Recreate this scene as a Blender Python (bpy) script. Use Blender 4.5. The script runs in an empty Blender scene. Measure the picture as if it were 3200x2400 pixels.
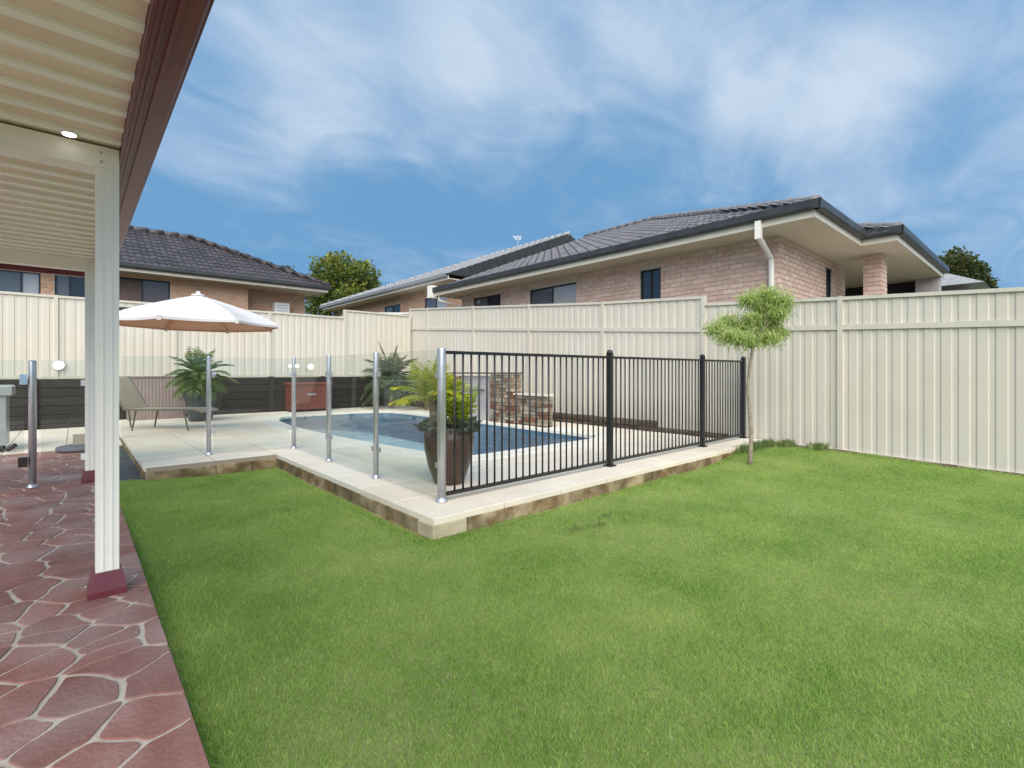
import bpy, math, random
import numpy as np
from mathutils import Vector, Matrix, noise

random.seed(7); np.random.seed(7)
D = bpy.data
S = bpy.context.scene
COL = S.collection
R = math.radians

# ------------------------------------------------------------------ camera
cam_d = D.cameras.new('camera'); cam = D.objects.new('camera', cam_d); COL.objects.link(cam)
S.camera = cam
cam_d.sensor_width = 36.0
cam_d.lens = 17.19
cam_d.shift_y = -0.0125
cam_d.clip_start = 0.03
cam_d.clip_end = 2000
cam.location = (0, 0, 1.2)
cam.rotation_euler = (R(90), 0, R(-41.8))

# ------------------------------------------------------------------ exposure, world, sun
S.view_settings.view_transform = 'Standard'
S.view_settings.look = 'None'
S.view_settings.gamma = 1
S.view_settings.use_curve_mapping = False
S.view_settings.exposure = 1.05
SUN_EL, SUN_AZ = 41, 219          # azimuth clockwise from +Y: behind the camera, over its left shoulder
W = D.worlds.new('World'); S.world = W; W.use_nodes = True
nt = W.node_tree; nt.nodes.clear()
def wn(t, **k):
    n = nt.nodes.new(t)
    for a, b in k.items(): setattr(n, a, b)
    return n
L = nt.links.new
tc = wn('ShaderNodeTexCoord')
mp = wn('ShaderNodeMapping'); mp.inputs['Location'].default_value = (0, 0, 1.3)
L(tc.outputs['Generated'], mp.inputs['Vector'])
sky = wn('ShaderNodeTexSky', sky_type='NISHITA', sun_disc=False)
sky.sun_elevation = R(SUN_EL); sky.sun_rotation = R(SUN_AZ)
sky.air_density = 1.0; sky.dust_density = 0.2; sky.ozone_density = 2.0
nv = wn('ShaderNodeVectorMath', operation='NORMALIZE'); L(mp.outputs[0], nv.inputs[0]); L(nv.outputs[0], sky.inputs['Vector'])
hs = wn('ShaderNodeMixRGB', blend_type='MULTIPLY'); hs.inputs[0].default_value = 1
hs.inputs[2].default_value = (0.83, 1.08, 0.98, 1)
L(sky.outputs[0], hs.inputs[1])
# cirrus: noise on the direction flattened onto a cloud layer, thicker where the photograph has its veils and, unseen, behind the camera
nrm = wn('ShaderNodeVectorMath', operation='NORMALIZE'); L(tc.outputs['Generated'], nrm.inputs[0])
sep = wn('ShaderNodeSeparateXYZ'); L(nrm.outputs[0], sep.inputs[0])
zz = wn('ShaderNodeMath', operation='ADD'); L(sep.outputs[2], zz.inputs[0]); zz.inputs[1].default_value = 0.22
dx = wn('ShaderNodeMath', operation='DIVIDE'); L(sep.outputs[0], dx.inputs[0]); L(zz.outputs[0], dx.inputs[1])
dy = wn('ShaderNodeMath', operation='DIVIDE'); L(sep.outputs[1], dy.inputs[0]); L(zz.outputs[0], dy.inputs[1])
cmb = wn('ShaderNodeCombineXYZ'); L(dx.outputs[0], cmb.inputs[0]); L(dy.outputs[0], cmb.inputs[1])
m2 = wn('ShaderNodeMapping'); m2.inputs['Rotation'].default_value = (0, 0, R(-20)); m2.inputs['Scale'].default_value = (1.0, 1.6, 1); m2.inputs['Location'].default_value = (5.9, 2.1, 0)
L(cmb.outputs[0], m2.inputs['Vector'])
n1 = wn('ShaderNodeTexNoise'); n1.inputs['Scale'].default_value = 1.15; n1.inputs['Detail'].default_value = 7
n1.inputs['Roughness'].default_value = 0.5; n1.inputs['Distortion'].default_value = 0.45
L(m2.outputs[0], n1.inputs['Vector'])
def blob(d, w, amp):
    v = Vector(d).normalized()
    dp = wn('ShaderNodeVectorMath', operation='DOT_PRODUCT'); L(nrm.outputs[0], dp.inputs[0]); dp.inputs[1].default_value = v
    mr = wn('ShaderNodeMapRange', interpolation_type='SMOOTHERSTEP')
    mr.inputs['From Min'].default_value = math.cos(R(w)); mr.inputs['From Max'].default_value = 1
    mr.inputs['To Min'].default_value = 0; mr.inputs['To Max'].default_value = amp
    L(dp.outputs['Value'], mr.inputs['Value'])
    return mr
def pdir(px, py):
    u, v = (px - 1600) / 1528, (1160 - py) / 1528
    s, c = math.sin(R(41.8)), math.cos(R(41.8))
    return (s + c * u, c - s * u, v)
n2 = wn('ShaderNodeTexNoise'); n2.inputs['Scale'].default_value = 3.2; n2.inputs['Detail'].default_value = 9
n2.inputs['Roughness'].default_value = 0.56; n2.inputs['Distortion'].default_value = 1.1
m3 = wn('ShaderNodeMapping'); m3.inputs['Rotation'].default_value = (0, 0, R(-62)); m3.inputs['Scale'].default_value = (0.8, 1.35, 1)
L(cmb.outputs[0], m3.inputs['Vector']); L(m3.outputs[0], n2.inputs['Vector'])
acc = None
for d, w, a in ((pdir(700, 120), 17, .15), (pdir(1150, 90), 18, .18), (pdir(1650, 40), 16, .18), (pdir(2080, 60), 9, .12), (pdir(2250, 150), 9, .10), (pdir(2430, 260), 9, .11), (pdir(2620, 290), 9, .07), (pdir(2600, 70), 12, .12),
                (pdir(3000, 420), 15, .13), (pdir(2500, 520), 12, .08), ((-.6, -.6, .6), 70, .2), ((.8, -.8, .5), 45, .16)):  # last two: unseen cloud behind the camera, added for fill light
    b = blob(d, w, a)
    if acc is None: acc = b.outputs[0]
    else:
        ad = wn('ShaderNodeMath', operation='ADD'); L(acc, ad.inputs[0]); L(b.outputs[0], ad.inputs[1]); acc = ad.outputs[0]
nm = wn('ShaderNodeMixRGB'); nm.inputs[0].default_value = .42; L(n1.outputs['Fac'], nm.inputs[1]); L(n2.outputs['Fac'], nm.inputs[2])
ad = wn('ShaderNodeMath', operation='ADD'); L(acc, ad.inputs[0]); L(nm.outputs[0], ad.inputs[1])
cr = wn('ShaderNodeMapRange', interpolation_type='SMOOTHSTEP')
cr.inputs['From Min'].default_value = 0.475; cr.inputs['From Max'].default_value = 1.02
cr.inputs['To Min'].default_value = 0; cr.inputs['To Max'].default_value = 0.95
L(ad.outputs[0], cr.inputs['Value'])
mx = wn('ShaderNodeMixRGB'); L(cr.outputs[0], mx.inputs[0]); L(hs.outputs[0], mx.inputs[1])
mx.inputs[2].default_value = (2.1, 2.45, 2.9, 1)
bg = wn('ShaderNodeBackground'); bg.inputs['Strength'].default_value = 0.15
L(mx.outputs[0], bg.inputs['Color'])
wo = wn('ShaderNodeOutputWorld'); L(bg.outputs[0], wo.inputs['Surface'])

sun_d = D.lights.new('sun', 'SUN'); sun = D.objects.new('sun', sun_d); COL.objects.link(sun)
sun_d.energy = 2.6; sun_d.angle = R(70); sun_d.color = (1.0, 0.93, 0.83)
sv = Vector((math.sin(R(SUN_AZ)) * math.cos(R(SUN_EL)), math.cos(R(SUN_AZ)) * math.cos(R(SUN_EL)), math.sin(R(SUN_EL))))
sun.rotation_euler = sv.to_track_quat('Z', 'Y').to_euler()

# ------------------------------------------------------------------ materials
def lin(r, g, b):
    f = lambda v: (v / 255 / 12.92) if v / 255 <= .04045 else ((v / 255 + .055) / 1.055) ** 2.4
    return (f(r), f(g), f(b), 1)
def mat(name, c1, c2=None, scale=4.0, rough=0.7, bump=0.0, bscale=None, metal=0.0, spec=0.4, c3=None, s3=0.6, stretch=None, objrand=0.0, detail=6, lo=.35, hi=.65):
    m = D.materials.new(name); m.use_nodes = True
    t = m.node_tree; p = t.nodes['Principled BSDF']
    p.inputs['Roughness'].default_value = rough; p.inputs['Metallic'].default_value = metal
    p.inputs['Specular IOR Level'].default_value = spec
    p.inputs['Base Color'].default_value = c1
    ge = t.nodes.new('ShaderNodeNewGeometry'); vec = ge.outputs['Position']
    if stretch:
        mpn = t.nodes.new('ShaderNodeMapping'); mpn.inputs['Scale'].default_value = stretch
        t.links.new(vec, mpn.inputs[0]); vec = mpn.outputs[0]
    col = None
    if c2 is not None:
        n = t.nodes.new('ShaderNodeTexNoise'); n.inputs['Scale'].default_value = scale; n.inputs['Detail'].default_value = detail
        t.links.new(vec, n.inputs['Vector'])
        r = t.nodes.new('ShaderNodeMapRange'); r.inputs['From Min'].default_value = lo; r.inputs['From Max'].default_value = hi
        t.links.new(n.outputs['Fac'], r.inputs['Value'])
        mxn = t.nodes.new('ShaderNodeMixRGB'); mxn.inputs[1].default_value = c1; mxn.inputs[2].default_value = c2
        t.links.new(r.outputs[0], mxn.inputs[0]); col = mxn.outputs[0]
        if c3 is not None:
            n3 = t.nodes.new('ShaderNodeTexNoise'); n3.inputs['Scale'].default_value = s3; n3.inputs['Detail'].default_value = 4
            t.links.new(ge.outputs['Position'], n3.inputs['Vector'])
            r3 = t.nodes.new('ShaderNodeMapRange'); r3.inputs['From Min'].default_value = .45; r3.inputs['From Max'].default_value = .7
            t.links.new(n3.outputs['Fac'], r3.inputs['Value'])
            m3 = t.nodes.new('ShaderNodeMixRGB'); m3.inputs[2].default_value = c3
            t.links.new(r3.outputs[0], m3.inputs[0]); t.links.new(col, m3.inputs[1]); col = m3.outputs[0]
    if objrand:
        oi = t.nodes.new('ShaderNodeObjectInfo')
        r4 = t.nodes.new('ShaderNodeMapRange'); r4.inputs['To Min'].default_value = 1 - objrand; r4.inputs['To Max'].default_value = 1 + objrand
        t.links.new(oi.outputs['Random'], r4.inputs['Value'])
        hv = t.nodes.new('ShaderNodeHueSaturation'); t.links.new(r4.outputs[0], hv.inputs['Value'])
        if col is not None: t.links.new(col, hv.inputs['Color'])
        else: hv.inputs['Color'].default_value = c1
        col = hv.outputs[0]
    if col is not None: t.links.new(col, p.inputs['Base Color'])
    if bump:
        nb = t.nodes.new('ShaderNodeTexNoise'); nb.inputs['Scale'].default_value = bscale or scale * 6; nb.inputs['Detail'].default_value = 5
        t.links.new(vec, nb.inputs['Vector'])
        bn = t.nodes.new('ShaderNodeBump'); bn.inputs['Strength'].default_value = bump; bn.inputs['Distance'].default_value = 0.02
        t.links.new(nb.outputs['Fac'], bn.inputs['Height']); t.links.new(bn.outputs[0], p.inputs['Normal'])
    return m
M = {}
M['ground'] = mat('ground', (.10, .12, .05, 1), (.14, .13, .07, 1), 1.5, .95)
M['soil'] = mat('lawn_soil', (.18, .22, .06, 1), (.24, .24, .1, 1), 9, .95, .3)
M['fence'] = mat('cream_steel', (.56, .51, .425, 1), (.53, .485, .40, 1), 2.2, .45, spec=.35, c3=(.565, .53, .455, 1), s3=.7)
M['fence_post'] = mat('cream_steel_post', (.54, .50, .42, 1), (.51, .47, .395, 1), 3, .45)
M['paint'] = mat('cream_paint', (.87, .835, .76, 1), (.84, .805, .73, 1), 5, .4, .03, 60)
M['pan'] = mat('beige_shaded_pan', (.80, .68, .54, 1), (.72, .60, .47, 1), 2.5, .42, stretch=(.4, 3, 1))  # same paint as the ribs; warmer, dimmer light put into the tone
M['rib'] = mat('cream_lit_rib', (.86, .84, .78, 1), None, rough=.4)  # brighter tone painted in for faces that catch more light
M['maroon'] = mat('maroon_paint', (.135, .026, .036, 1), (.16, .038, .046, 1), 6, .32, .02, 40, spec=.5)
M['stone'] = mat('maroon_stone', (.25, .11, .09, 1), (.31, .155, .13, 1), 9, .55, .3, 60, spec=.25, c3=(.36, .245, .22, 1), s3=2.2, objrand=.14)
M['grout'] = mat('pale_grout', (.58, .51, .42, 1), (.48, .41, .34, 1), 9, .75, .2, 80)
M['slate'] = mat('slate_strip', (.045, .055, .06, 1), (.07, .08, .085, 1), 8, .6, .1)
M['paver'] = mat('cream_paver', (.74, .655, .53, 1), (.67, .585, .47, 1), 3.5, .75, .08, 90, c3=(.72, .67, .58, 1), s3=1.1, objrand=.035)
M['joint'] = mat('paver_joint', (.30, .25, .19, 1), None, rough=.9)
M['block'] = mat('sandstone_block', (.36, .28, .17, 1), (.17, .105, .045, 1), 6, .88, .5, 30, c3=(.075, .055, .022, 1), s3=3.2, objrand=.12, lo=.4, hi=.62)
M['block_clean'] = mat('sandstone_clean', (.47, .40, .28, 1), (.30, .22, .11, 1), 5, .85, .3, 30, lo=.48, hi=.72)
M['cap'] = mat('sandstone_cap', (.66, .61, .51, 1), (.58, .52, .42, 1), 6, .8, .15, 50, objrand=.04)
M['coping'] = mat('pale_coping', (.76, .71, .62, 1), (.70, .65, .56, 1), 5, .6, .08, 60, objrand=.03)
M['shell'] = mat('pool_shell', (.13, .25, .34, 1), (.09, .19, .28, 1), 6, .6)
M['black'] = mat('black_metal', (.012, .012, .013, 1), None, rough=.35, spec=.5)
M['silver'] = mat('satin_aluminium', (.60, .61, .64, 1), (.52, .53, .56, 1), 8, .38, metal=.75)
M['chrome'] = mat('polished_clamp', (.8, .8, .8, 1), None, rough=.15, metal=1)
M['sleeper'] = mat('dark_sleeper', (.014, .011, .010, 1), (.030, .024, .021, 1), 8, .75, .25, stretch=(1, 1, 9), objrand=.3)
M['dark_post'] = mat('dark_wall_post', (.03, .02, .018, 1), None, rough=.6)
M['brick'] = [mat('brick_a', (.62, .44, .355, 1), (.56, .385, .31, 1), 14, .85, .2, 90, objrand=.06),
              mat('brick_b', (.67, .50, .41, 1), (.61, .44, .36, 1), 14, .85, .2, 90, objrand=.06),
              mat('brick_c', (.54, .365, .29, 1), (.59, .42, .335, 1), 14, .85, .2, 90, objrand=.06)]
M['brick_o'] = [mat('orange_brick_a', (.55, .33, .21, 1), (.47, .27, .17, 1), 10, .85), mat('orange_brick_b', (.60, .38, .25, 1), (.5, .3, .2, 1), 10, .85), mat('orange_brick_c', (.50, .28, .18, 1), (.58, .36, .24, 1), 10, .85)]
M['mortar'] = mat('mortar', (.54, .48, .41, 1), (.48, .43, .37, 1), 12, .9)
M['tile'] = [mat('grey_tile_a', (.13, .12, .125, 1), (.18, .165, .17, 1), 9, .5, .1, 60, objrand=.2), mat('grey_tile_b', (.17, .155, .16, 1), (.13, .12, .125, 1), 9, .5, .1, 60, objrand=.2)]
M['tile_d'] = [mat('brown_tile_a', (.045, .037, .040, 1), (.075, .062, .062, 1), 9, .5, .1, 60, objrand=.25), mat('brown_tile_b', (.07, .058, .058, 1), (.045, .04, .042, 1), 9, .5, .1, 60, objrand=.25)]
M['tile_l'] = [mat('pale_tile_a', (.34, .34, .34, 1), (.26, .26, .27, 1), 9, .45, objrand=.1), mat('pale_tile_b', (.28, .28, .29, 1), (.34, .34, .34, 1), 9, .45, objrand=.1)]
M['gutter'] = mat('charcoal_gutter', (.030, .032, .033, 1), (.045, .045, .045, 1), 4, .4)
M['gutter_l'] = mat('pale_gutter', (.22, .23, .23, 1), None, rough=.4)
M['soffit'] = mat('soffit_paint', (.62, .55, .42, 1), (.58, .51, .39, 1), 3, .7)
M['fascia'] = mat('fascia_paint', (.66, .60, .50, 1), (.61, .55, .46, 1), 4, .5)
M['pipe'] = mat('downpipe_paint', (.74, .70, .64, 1), None, rough=.35)
M['frame'] = mat('dark_frame', (.018, .018, .02, 1), None, rough=.4)
M['blind'] = mat('window_blind', (.55, .56, .58, 1), (.48, .49, .51, 1), 3, .8)
M['screen'] = mat('brown_flyscreen', (.10, .075, .065, 1), (.13, .09, .08, 1), 4, .8)
M['void'] = mat('dark_interior', (.012, .012, .013, 1), None, rough=.9)
M['white'] = mat('white_paint', (.78, .78, .77, 1), None, rough=.5)
M['canvas'] = mat('white_canvas', (.62, .59, .575, 1), (.58, .55, .535, 1), 3, .85)
M['lining'] = mat('orange_lining', (.66, .38, .25, 1), (.60, .33, .21, 1), 3, .85)
M['mauve'] = mat('mauve_sheet', (.30, .235, .215, 1), (.27, .21, .195, 1), 6, .6)
M['red'] = mat('red_box', (.19, .058, .042, 1), (.15, .045, .034, 1), 4, .5)
M['pot_brown'] = mat('brown_glazed_pot', (.060, .038, .030, 1), (.085, .055, .042, 1), 10, .3, .05, 30)
M['pot_grey'] = mat('grey_pot', (.055, .065, .065, 1), (.075, .085, .085, 1), 8, .6)
M['sling'] = mat('taupe_sling', (.42, .36, .27, 1), (.38, .32, .24, 1), 30, .8)
M['lframe'] = mat('bronze_frame', (.13, .11, .09, 1), None, rough=.4, metal=.5)
M['steel'] = mat('brushed_steel', (.50, .52, .50, 1), (.44, .46, .44, 1), 4, .35, metal=.6, stretch=(1, 1, 20))
M['plastic'] = mat('grey_plastic', (.10, .105, .12, 1), (.13, .135, .15, 1), 5, .5)
M['bark'] = mat('bark', (.34, .29, .21, 1), (.22, .18, .13, 1), 18, .9, .4)
M['palm_bark'] = mat('palm_bark', (.28, .19, .13, 1), (.17, .12, .08, 1), 16, .9, .4, stretch=(1, 1, 5))
M['render'] = mat('pale_render', (.38, .35, .34, 1), (.32, .30, .29, 1), 5, .8, .1)
M['fstone'] = [mat('ledge_stone_a', (.28, .19, .12, 1), (.17, .11, .07, 1), 16, .85, .4, 60, objrand=.3), mat('ledge_stone_b', (.33, .28, .21, 1), (.22, .18, .13, 1), 16, .85, .4, 60, objrand=.3),
               mat('ledge_stone_c', (.20, .085, .045, 1), (.13, .06, .04, 1), 16, .85, .4, 60, objrand=.3)]
M['edge'] = mat('dark_edging_stone', (.055, .038, .028, 1), (.10, .07, .05, 1), 12, .85, .4, 40, objrand=.3)
M['mulch'] = mat('mulch', (.06, .04, .028, 1), (.11, .08, .055, 1), 30, .95, .6, 60)
def emis(name, c, s):
    m = D.materials.new(name); m.use_nodes = True; t = m.node_tree; t.nodes.clear()
    e = t.nodes.new('ShaderNodeEmission'); e.inputs[0].default_value = c; e.inputs[1].default_value = s
    o = t.nodes.new('ShaderNodeOutputMaterial'); t.links.new(e.outputs[0], o.inputs[0]); return m
M['lamp_and_glint'] = emis('lit_lamp_and_glint', (1, .97, .92, 1), 2.5)  # also the glow of the added glints at the fence post
def glassmat(name, tint, f0=.04, rough=0.0):
    m = D.materials.new(name); m.use_nodes = True; t = m.node_tree; t.nodes.clear()
    tr = t.nodes.new('ShaderNodeBsdfTransparent'); tr.inputs[0].default_value = tint
    gl = t.nodes.new('ShaderNodeBsdfGlossy'); gl.inputs['Roughness'].default_value = rough
    ge = t.nodes.new('ShaderNodeNewGeometry')
    dp = t.nodes.new('ShaderNodeVectorMath'); dp.operation = 'DOT_PRODUCT'; t.links.new(ge.outputs['Incoming'], dp.inputs[0]); t.links.new(ge.outputs['Normal'], dp.inputs[1])
    ab = t.nodes.new('ShaderNodeMath'); ab.operation = 'ABSOLUTE'; t.links.new(dp.outputs['Value'], ab.inputs[0])
    iv = t.nodes.new('ShaderNodeMath'); iv.operation = 'SUBTRACT'; iv.inputs[0].default_value = 1; t.links.new(ab.outputs[0], iv.inputs[1])
    pw = t.nodes.new('ShaderNodeMath'); pw.operation = 'POWER'; pw.inputs[1].default_value = 5; t.links.new(iv.outputs[0], pw.inputs[0])
    mr = t.nodes.new('ShaderNodeMapRange'); mr.inputs['To Min'].default_value = f0; t.links.new(pw.outputs[0], mr.inputs['Value'])
    mxs = t.nodes.new('ShaderNodeMixShader'); o = t.nodes.new('ShaderNodeOutputMaterial')
    t.links.new(mr.outputs[0], mxs.inputs[0]); t.links.new(tr.outputs[0], mxs.inputs[1]); t.links.new(gl.outputs[0], mxs.inputs[2])
    t.links.new(mxs.outputs[0], o.inputs[0]); return m, t, dp, gl
M['glass'] = glassmat('clear_fence_glass', (.935, .96, .95, 1), .03)[0]
def panemat(name, base):
    m = D.materials.new(name); m.use_nodes = True; p = m.node_tree.nodes['Principled BSDF']
    p.inputs['Base Color'].default_value = base; p.inputs['Roughness'].default_value = .04; p.inputs['Specular IOR Level'].default_value = .7
    return m
M['pane'] = panemat('dark_window_glass', (.02, .025, .03, 1))
M['pane_l'] = panemat('pale_window_glass', (.36, .38, .40, 1))
M['pane_m'] = panemat('grey_window_glass', (.10, .11, .125, 1))
M['pane_b'] = panemat('brown_window_glass', (.085, .062, .055, 1))
# water
wm, t, fr, gl = glassmat('pool_water_surface', (.70, .86, .94, 1), .10, .03)
ge = t.nodes.new('ShaderNodeNewGeometry')
nz = t.nodes.new('ShaderNodeTexNoise'); nz.inputs['Scale'].default_value = 4.2; nz.inputs['Detail'].default_value = 4; nz.inputs['Distortion'].default_value = 1.4
t.links.new(ge.outputs['Position'], nz.inputs['Vector'])
bn = t.nodes.new('ShaderNodeBump'); bn.inputs['Strength'].default_value = .7; bn.inputs['Distance'].default_value = .09
t.links.new(nz.outputs['Fac'], bn.inputs['Height'])
t.links.new(bn.outputs[0], gl.inputs['Normal'])
M['water'] = wm
def leafmat(name, c1, c2, c3=None, rough=.55, trans=.35):
    m = D.materials.new(name); m.use_nodes = True; t = m.node_tree
    p = t.nodes['Principled BSDF']; o = t.nodes['Material Output']
    at = t.nodes.new('ShaderNodeAttribute'); at.attribute_name = 'rnd'
    r = t.nodes.new('ShaderNodeValToRGB'); e = r.color_ramp.elements
    e[0].color = c1; e[1].color = c2
    if c3: n = e.new(.85); n.color = c2; e[-1].color = c3
    t.links.new(at.outputs['Fac'], r.inputs[0])
    t.links.new(r.outputs[0], p.inputs['Base Color']); p.inputs['Roughness'].default_value = rough; p.inputs['Specular IOR Level'].default_value = .3
    tl = t.nodes.new('ShaderNodeBsdfTranslucent'); t.links.new(r.outputs[0], tl.inputs[0])
    ms = t.nodes.new('ShaderNodeMixShader'); ms.inputs[0].default_value = trans
    t.links.new(p.outputs[0], ms.inputs[1]); t.links.new(tl.outputs[0], ms.inputs[2]); t.links.new(ms.outputs[0], o.inputs[0])
    return m
M['leaf_mid'] = leafmat('yellow_green_leaf', (.06, .10, .02, 1), (.22, .25, .04, 1), (.46, .40, .06, 1))
M['leaf_dark'] = leafmat('dark_green_leaf', (.03, .05, .018, 1), (.11, .125, .03, 1), (.28, .22, .05, 1))
M['leaf_young'] = leafmat('fresh_green_leaf', (.27, .38, .09, 1), (.52, .62, .21, 1), (.74, .72, .40, 1), .55, .5)
M['leaf_palm'] = leafmat('palm_leaf', (.11, .17, .06, 1), (.24, .32, .11, 1), (.42, .42, .12, 1))
M['leaf_gold'] = leafmat('golden_cane_leaf', (.30, .40, .04, 1), (.62, .60, .06, 1), (.80, .64, .08, 1))
M['leaf_olive'] = leafmat('olive_leaf', (.08, .115, .06, 1), (.18, .22, .10, 1), (.38, .28, .10, 1))
M['leaf_sage'] = leafmat('sage_leaf', (.08, .105, .075, 1), (.16, .19, .14, 1))
# grass blades: per-blade random plus broad patches of drier and lusher turf
gm = leafmat('grass_blade', (.11, .225, .03, 1), (.285, .475, .085, 1), (.50, .58, .20, 1), .6, .35)
t = gm.node_tree; p = t.nodes['Principled BSDF']
ramp = [n for n in t.nodes if n.type == 'VALTORGB'][0]
ge = t.nodes.new('ShaderNodeNewGeometry'); nn = t.nodes.new('ShaderNodeTexNoise'); nn.inputs['Scale'].default_value = 1.1; nn.inputs['Detail'].default_value = 8; nn.inputs['Roughness'].default_value = .68
t.links.new(ge.outputs['Position'], nn.inputs['Vector'])
mr = t.nodes.new('ShaderNodeMapRange'); mr.inputs['From Min'].default_value = .38; mr.inputs['From Max'].default_value = .68; t.links.new(nn.outputs['Fac'], mr.inputs['Value'])
mm = t.nodes.new('ShaderNodeMixRGB'); mm.blend_type = 'MIX'; mm.inputs[2].default_value = (.455, .57, .165, 1)
mf = t.nodes.new('ShaderNodeMath'); mf.operation = 'MULTIPLY'; mf.inputs[1].default_value = .8; t.links.new(mr.outputs[0], mf.inputs[0]); t.links.new(mf.outputs[0], mm.inputs[0])
t.links.new(ramp.outputs[0], mm.inputs[1]); t.links.new(mm.outputs[0], p.inputs['Base Color'])
tl = [n for n in t.nodes if n.type == 'BSDF_TRANSLUCENT'][0]; t.links.new(mm.outputs[0], tl.inputs[0])
M['grass'] = gm

# ------------------------------------------------------------------ helpers
class B:
    def __init__(s): s.v = []; s.f = []; s.m = []
    def add(s, vs, fs, mi=0):
        o = len(s.v); s.v += [tuple(x) for x in vs]; s.f += [tuple(i + o for i in f) for f in fs]; s.m += [mi] * len(fs); return s
    def box(s, x0, x1, y0, y1, z0, z1, mi=0, bev=0.0):
        if bev:
            b = bev
            vs = [(x0, y0, z0), (x1, y0, z0), (x1, y1, z0), (x0, y1, z0), (x0, y0, z1 - b), (x1, y0, z1 - b), (x1, y1, z1 - b), (x0, y1, z1 - b),
                  (x0 + b, y0 + b, z1), (x1 - b, y0 + b, z1), (x1 - b, y1 - b, z1), (x0 + b, y1 - b, z1)]
            fs = [(3, 2, 1, 0), (0, 1, 5, 4), (1, 2, 6, 5), (2, 3, 7, 6), (3, 0, 4, 7), (4, 5, 9, 8), (5, 6, 10, 9), (6, 7, 11, 10), (7, 4, 8, 11), (8, 9, 10, 11)]
            return s.add(vs, fs, mi)
        vs = [(x0, y0, z0), (x1, y0, z0), (x1, y1, z0), (x0, y1, z0), (x0, y0, z1), (x1, y0, z1), (x1, y1, z1), (x0, y1, z1)]
        return s.add(vs, [(3, 2, 1, 0), (4, 5, 6, 7), (0, 1, 5, 4), (1, 2, 6, 5), (2, 3, 7, 6), (3, 0, 4, 7)], mi)
    def obox(s, c, ax, ay, az, mi=0):
        c, ax, ay, az = Vector(c), Vector(ax), Vector(ay), Vector(az); vs = []
        for k in (-1, 1):
            for i, j in ((-1, -1), (1, -1), (1, 1), (-1, 1)): vs.append(c + ax * i + ay * j + az * k)
        return s.add(vs, [(3, 2, 1, 0), (4, 5, 6, 7), (0, 1, 5, 4), (1, 2, 6, 5), (2, 3, 7, 6), (3, 0, 4, 7)], mi)
    def prism(s, poly, z0, z1, mi=0, bev=0.0):
        n = len(poly); a = [(x, y, z0) for x, y in poly]
        if bev:
            cx = sum(p[0] for p in poly) / n; cy = sum(p[1] for p in poly) / n
            def ins(p):
                d = math.hypot(p[0] - cx, p[1] - cy) or 1; k = max(0, 1 - bev / d); return (cx + (p[0] - cx) * k, cy + (p[1] - cy) * k, z1)
            b = [(x, y, z1 - bev) for x, y in poly]; c = [ins(p) for p in poly]
            fs = [(i, (i + 1) % n, n + (i + 1) % n, n + i) for i in range(n)] + [(n + i, n + (i + 1) % n, 2 * n + (i + 1) % n, 2 * n + i) for i in range(n)] + [tuple(range(2 * n, 3 * n)), tuple(range(n - 1, -1, -1))]
            return s.add(a + b + c, fs, mi)
        b = [(x, y, z1) for x, y in poly]
        fs = [(i, (i + 1) % n, n + (i + 1) % n, n + i) for i in range(n)] + [tuple(range(n, 2 * n)), tuple(range(n - 1, -1, -1))]
        return s.add(a + b, fs, mi)
    def tube(s, pts, rad, n=10, mi=0, cap=True):
        pts = [Vector(p) for p in pts]; rad = rad if isinstance(rad, (list, tuple)) else [rad] * len(pts)
        vs = []; fs = []; ref = None
        for i, p in enumerate(pts):
            d = (pts[min(i + 1, len(pts) - 1)] - pts[max(i - 1, 0)]).normalized()
            if ref is None:
                ref = Vector((1, 0, 0)) if abs(d.x) < .9 else Vector((0, 1, 0))
            u = (ref - d * ref.dot(d)).normalized(); w = d.cross(u); ref = u
            for k in range(n):
                a = 2 * math.pi * k / n; vs.append(p + (u * math.cos(a) + w * math.sin(a)) * rad[i])
        for i in range(len(pts) - 1):
            for k in range(n): fs.append((i * n + k, i * n + (k + 1) % n, (i + 1) * n + (k + 1) % n, (i + 1) * n + k))
        if cap: fs += [tuple(range(n - 1, -1, -1)), tuple(range((len(pts) - 1) * n, len(pts) * n))]
        return s.add(vs, fs, mi)
    def lathe(s, c, prof, n=24, mi=0):
        vs = []; fs = []
        for r, z in prof:
            for k in range(n):
                a = 2 * math.pi * k / n; vs.append((c[0] + r * math.cos(a), c[1] + r * math.sin(a), c[2] + z))
        for i in range(len(prof) - 1):
            for k in range(n): fs.append((i * n + k, i * n + (k + 1) % n, (i + 1) * n + (k + 1) % n, (i + 1) * n + k))
        fs += [tuple(range(n - 1, -1, -1)), tuple(range((len(prof) - 1) * n, len(prof) * n))]
        return s.add(vs, fs, mi)
    def mesh(s, name, mats, smooth=False):
        me = D.meshes.new(name); me.from_pydata(s.v, [], s.f)
        for m in (mats if isinstance(mats, (list, tuple)) else [mats]): me.materials.append(m)
        if any(s.m): me.polygons.foreach_set('material_index', s.m)
        if smooth: me.polygons.foreach_set('use_smooth', [True] * len(me.polygons))
        me.update(); return me
    def build(s, name, mats, parent=None, smooth=False):
        return link(name, s.mesh(name, mats, smooth), parent)
def link(name, me, parent=None, mtx=None):
    o = D.objects.new(name, me); COL.objects.link(o)
    if parent is not None:
        o.parent = parent; o.matrix_parent_inverse = WM[parent].inverted()
    if mtx is not None: o.matrix_basis = mtx
    WM[o] = mtx.copy() if mtx is not None else Matrix.Identity(4)
    return o
WM = {}
def thing(name, loc, label, cat, group=None):
    o = D.objects.new(name, None); COL.objects.link(o); o.location = loc; o.empty_display_size = .2
    WM[o] = Matrix.Translation(loc); tag(o, label, cat, group); return o
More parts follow.
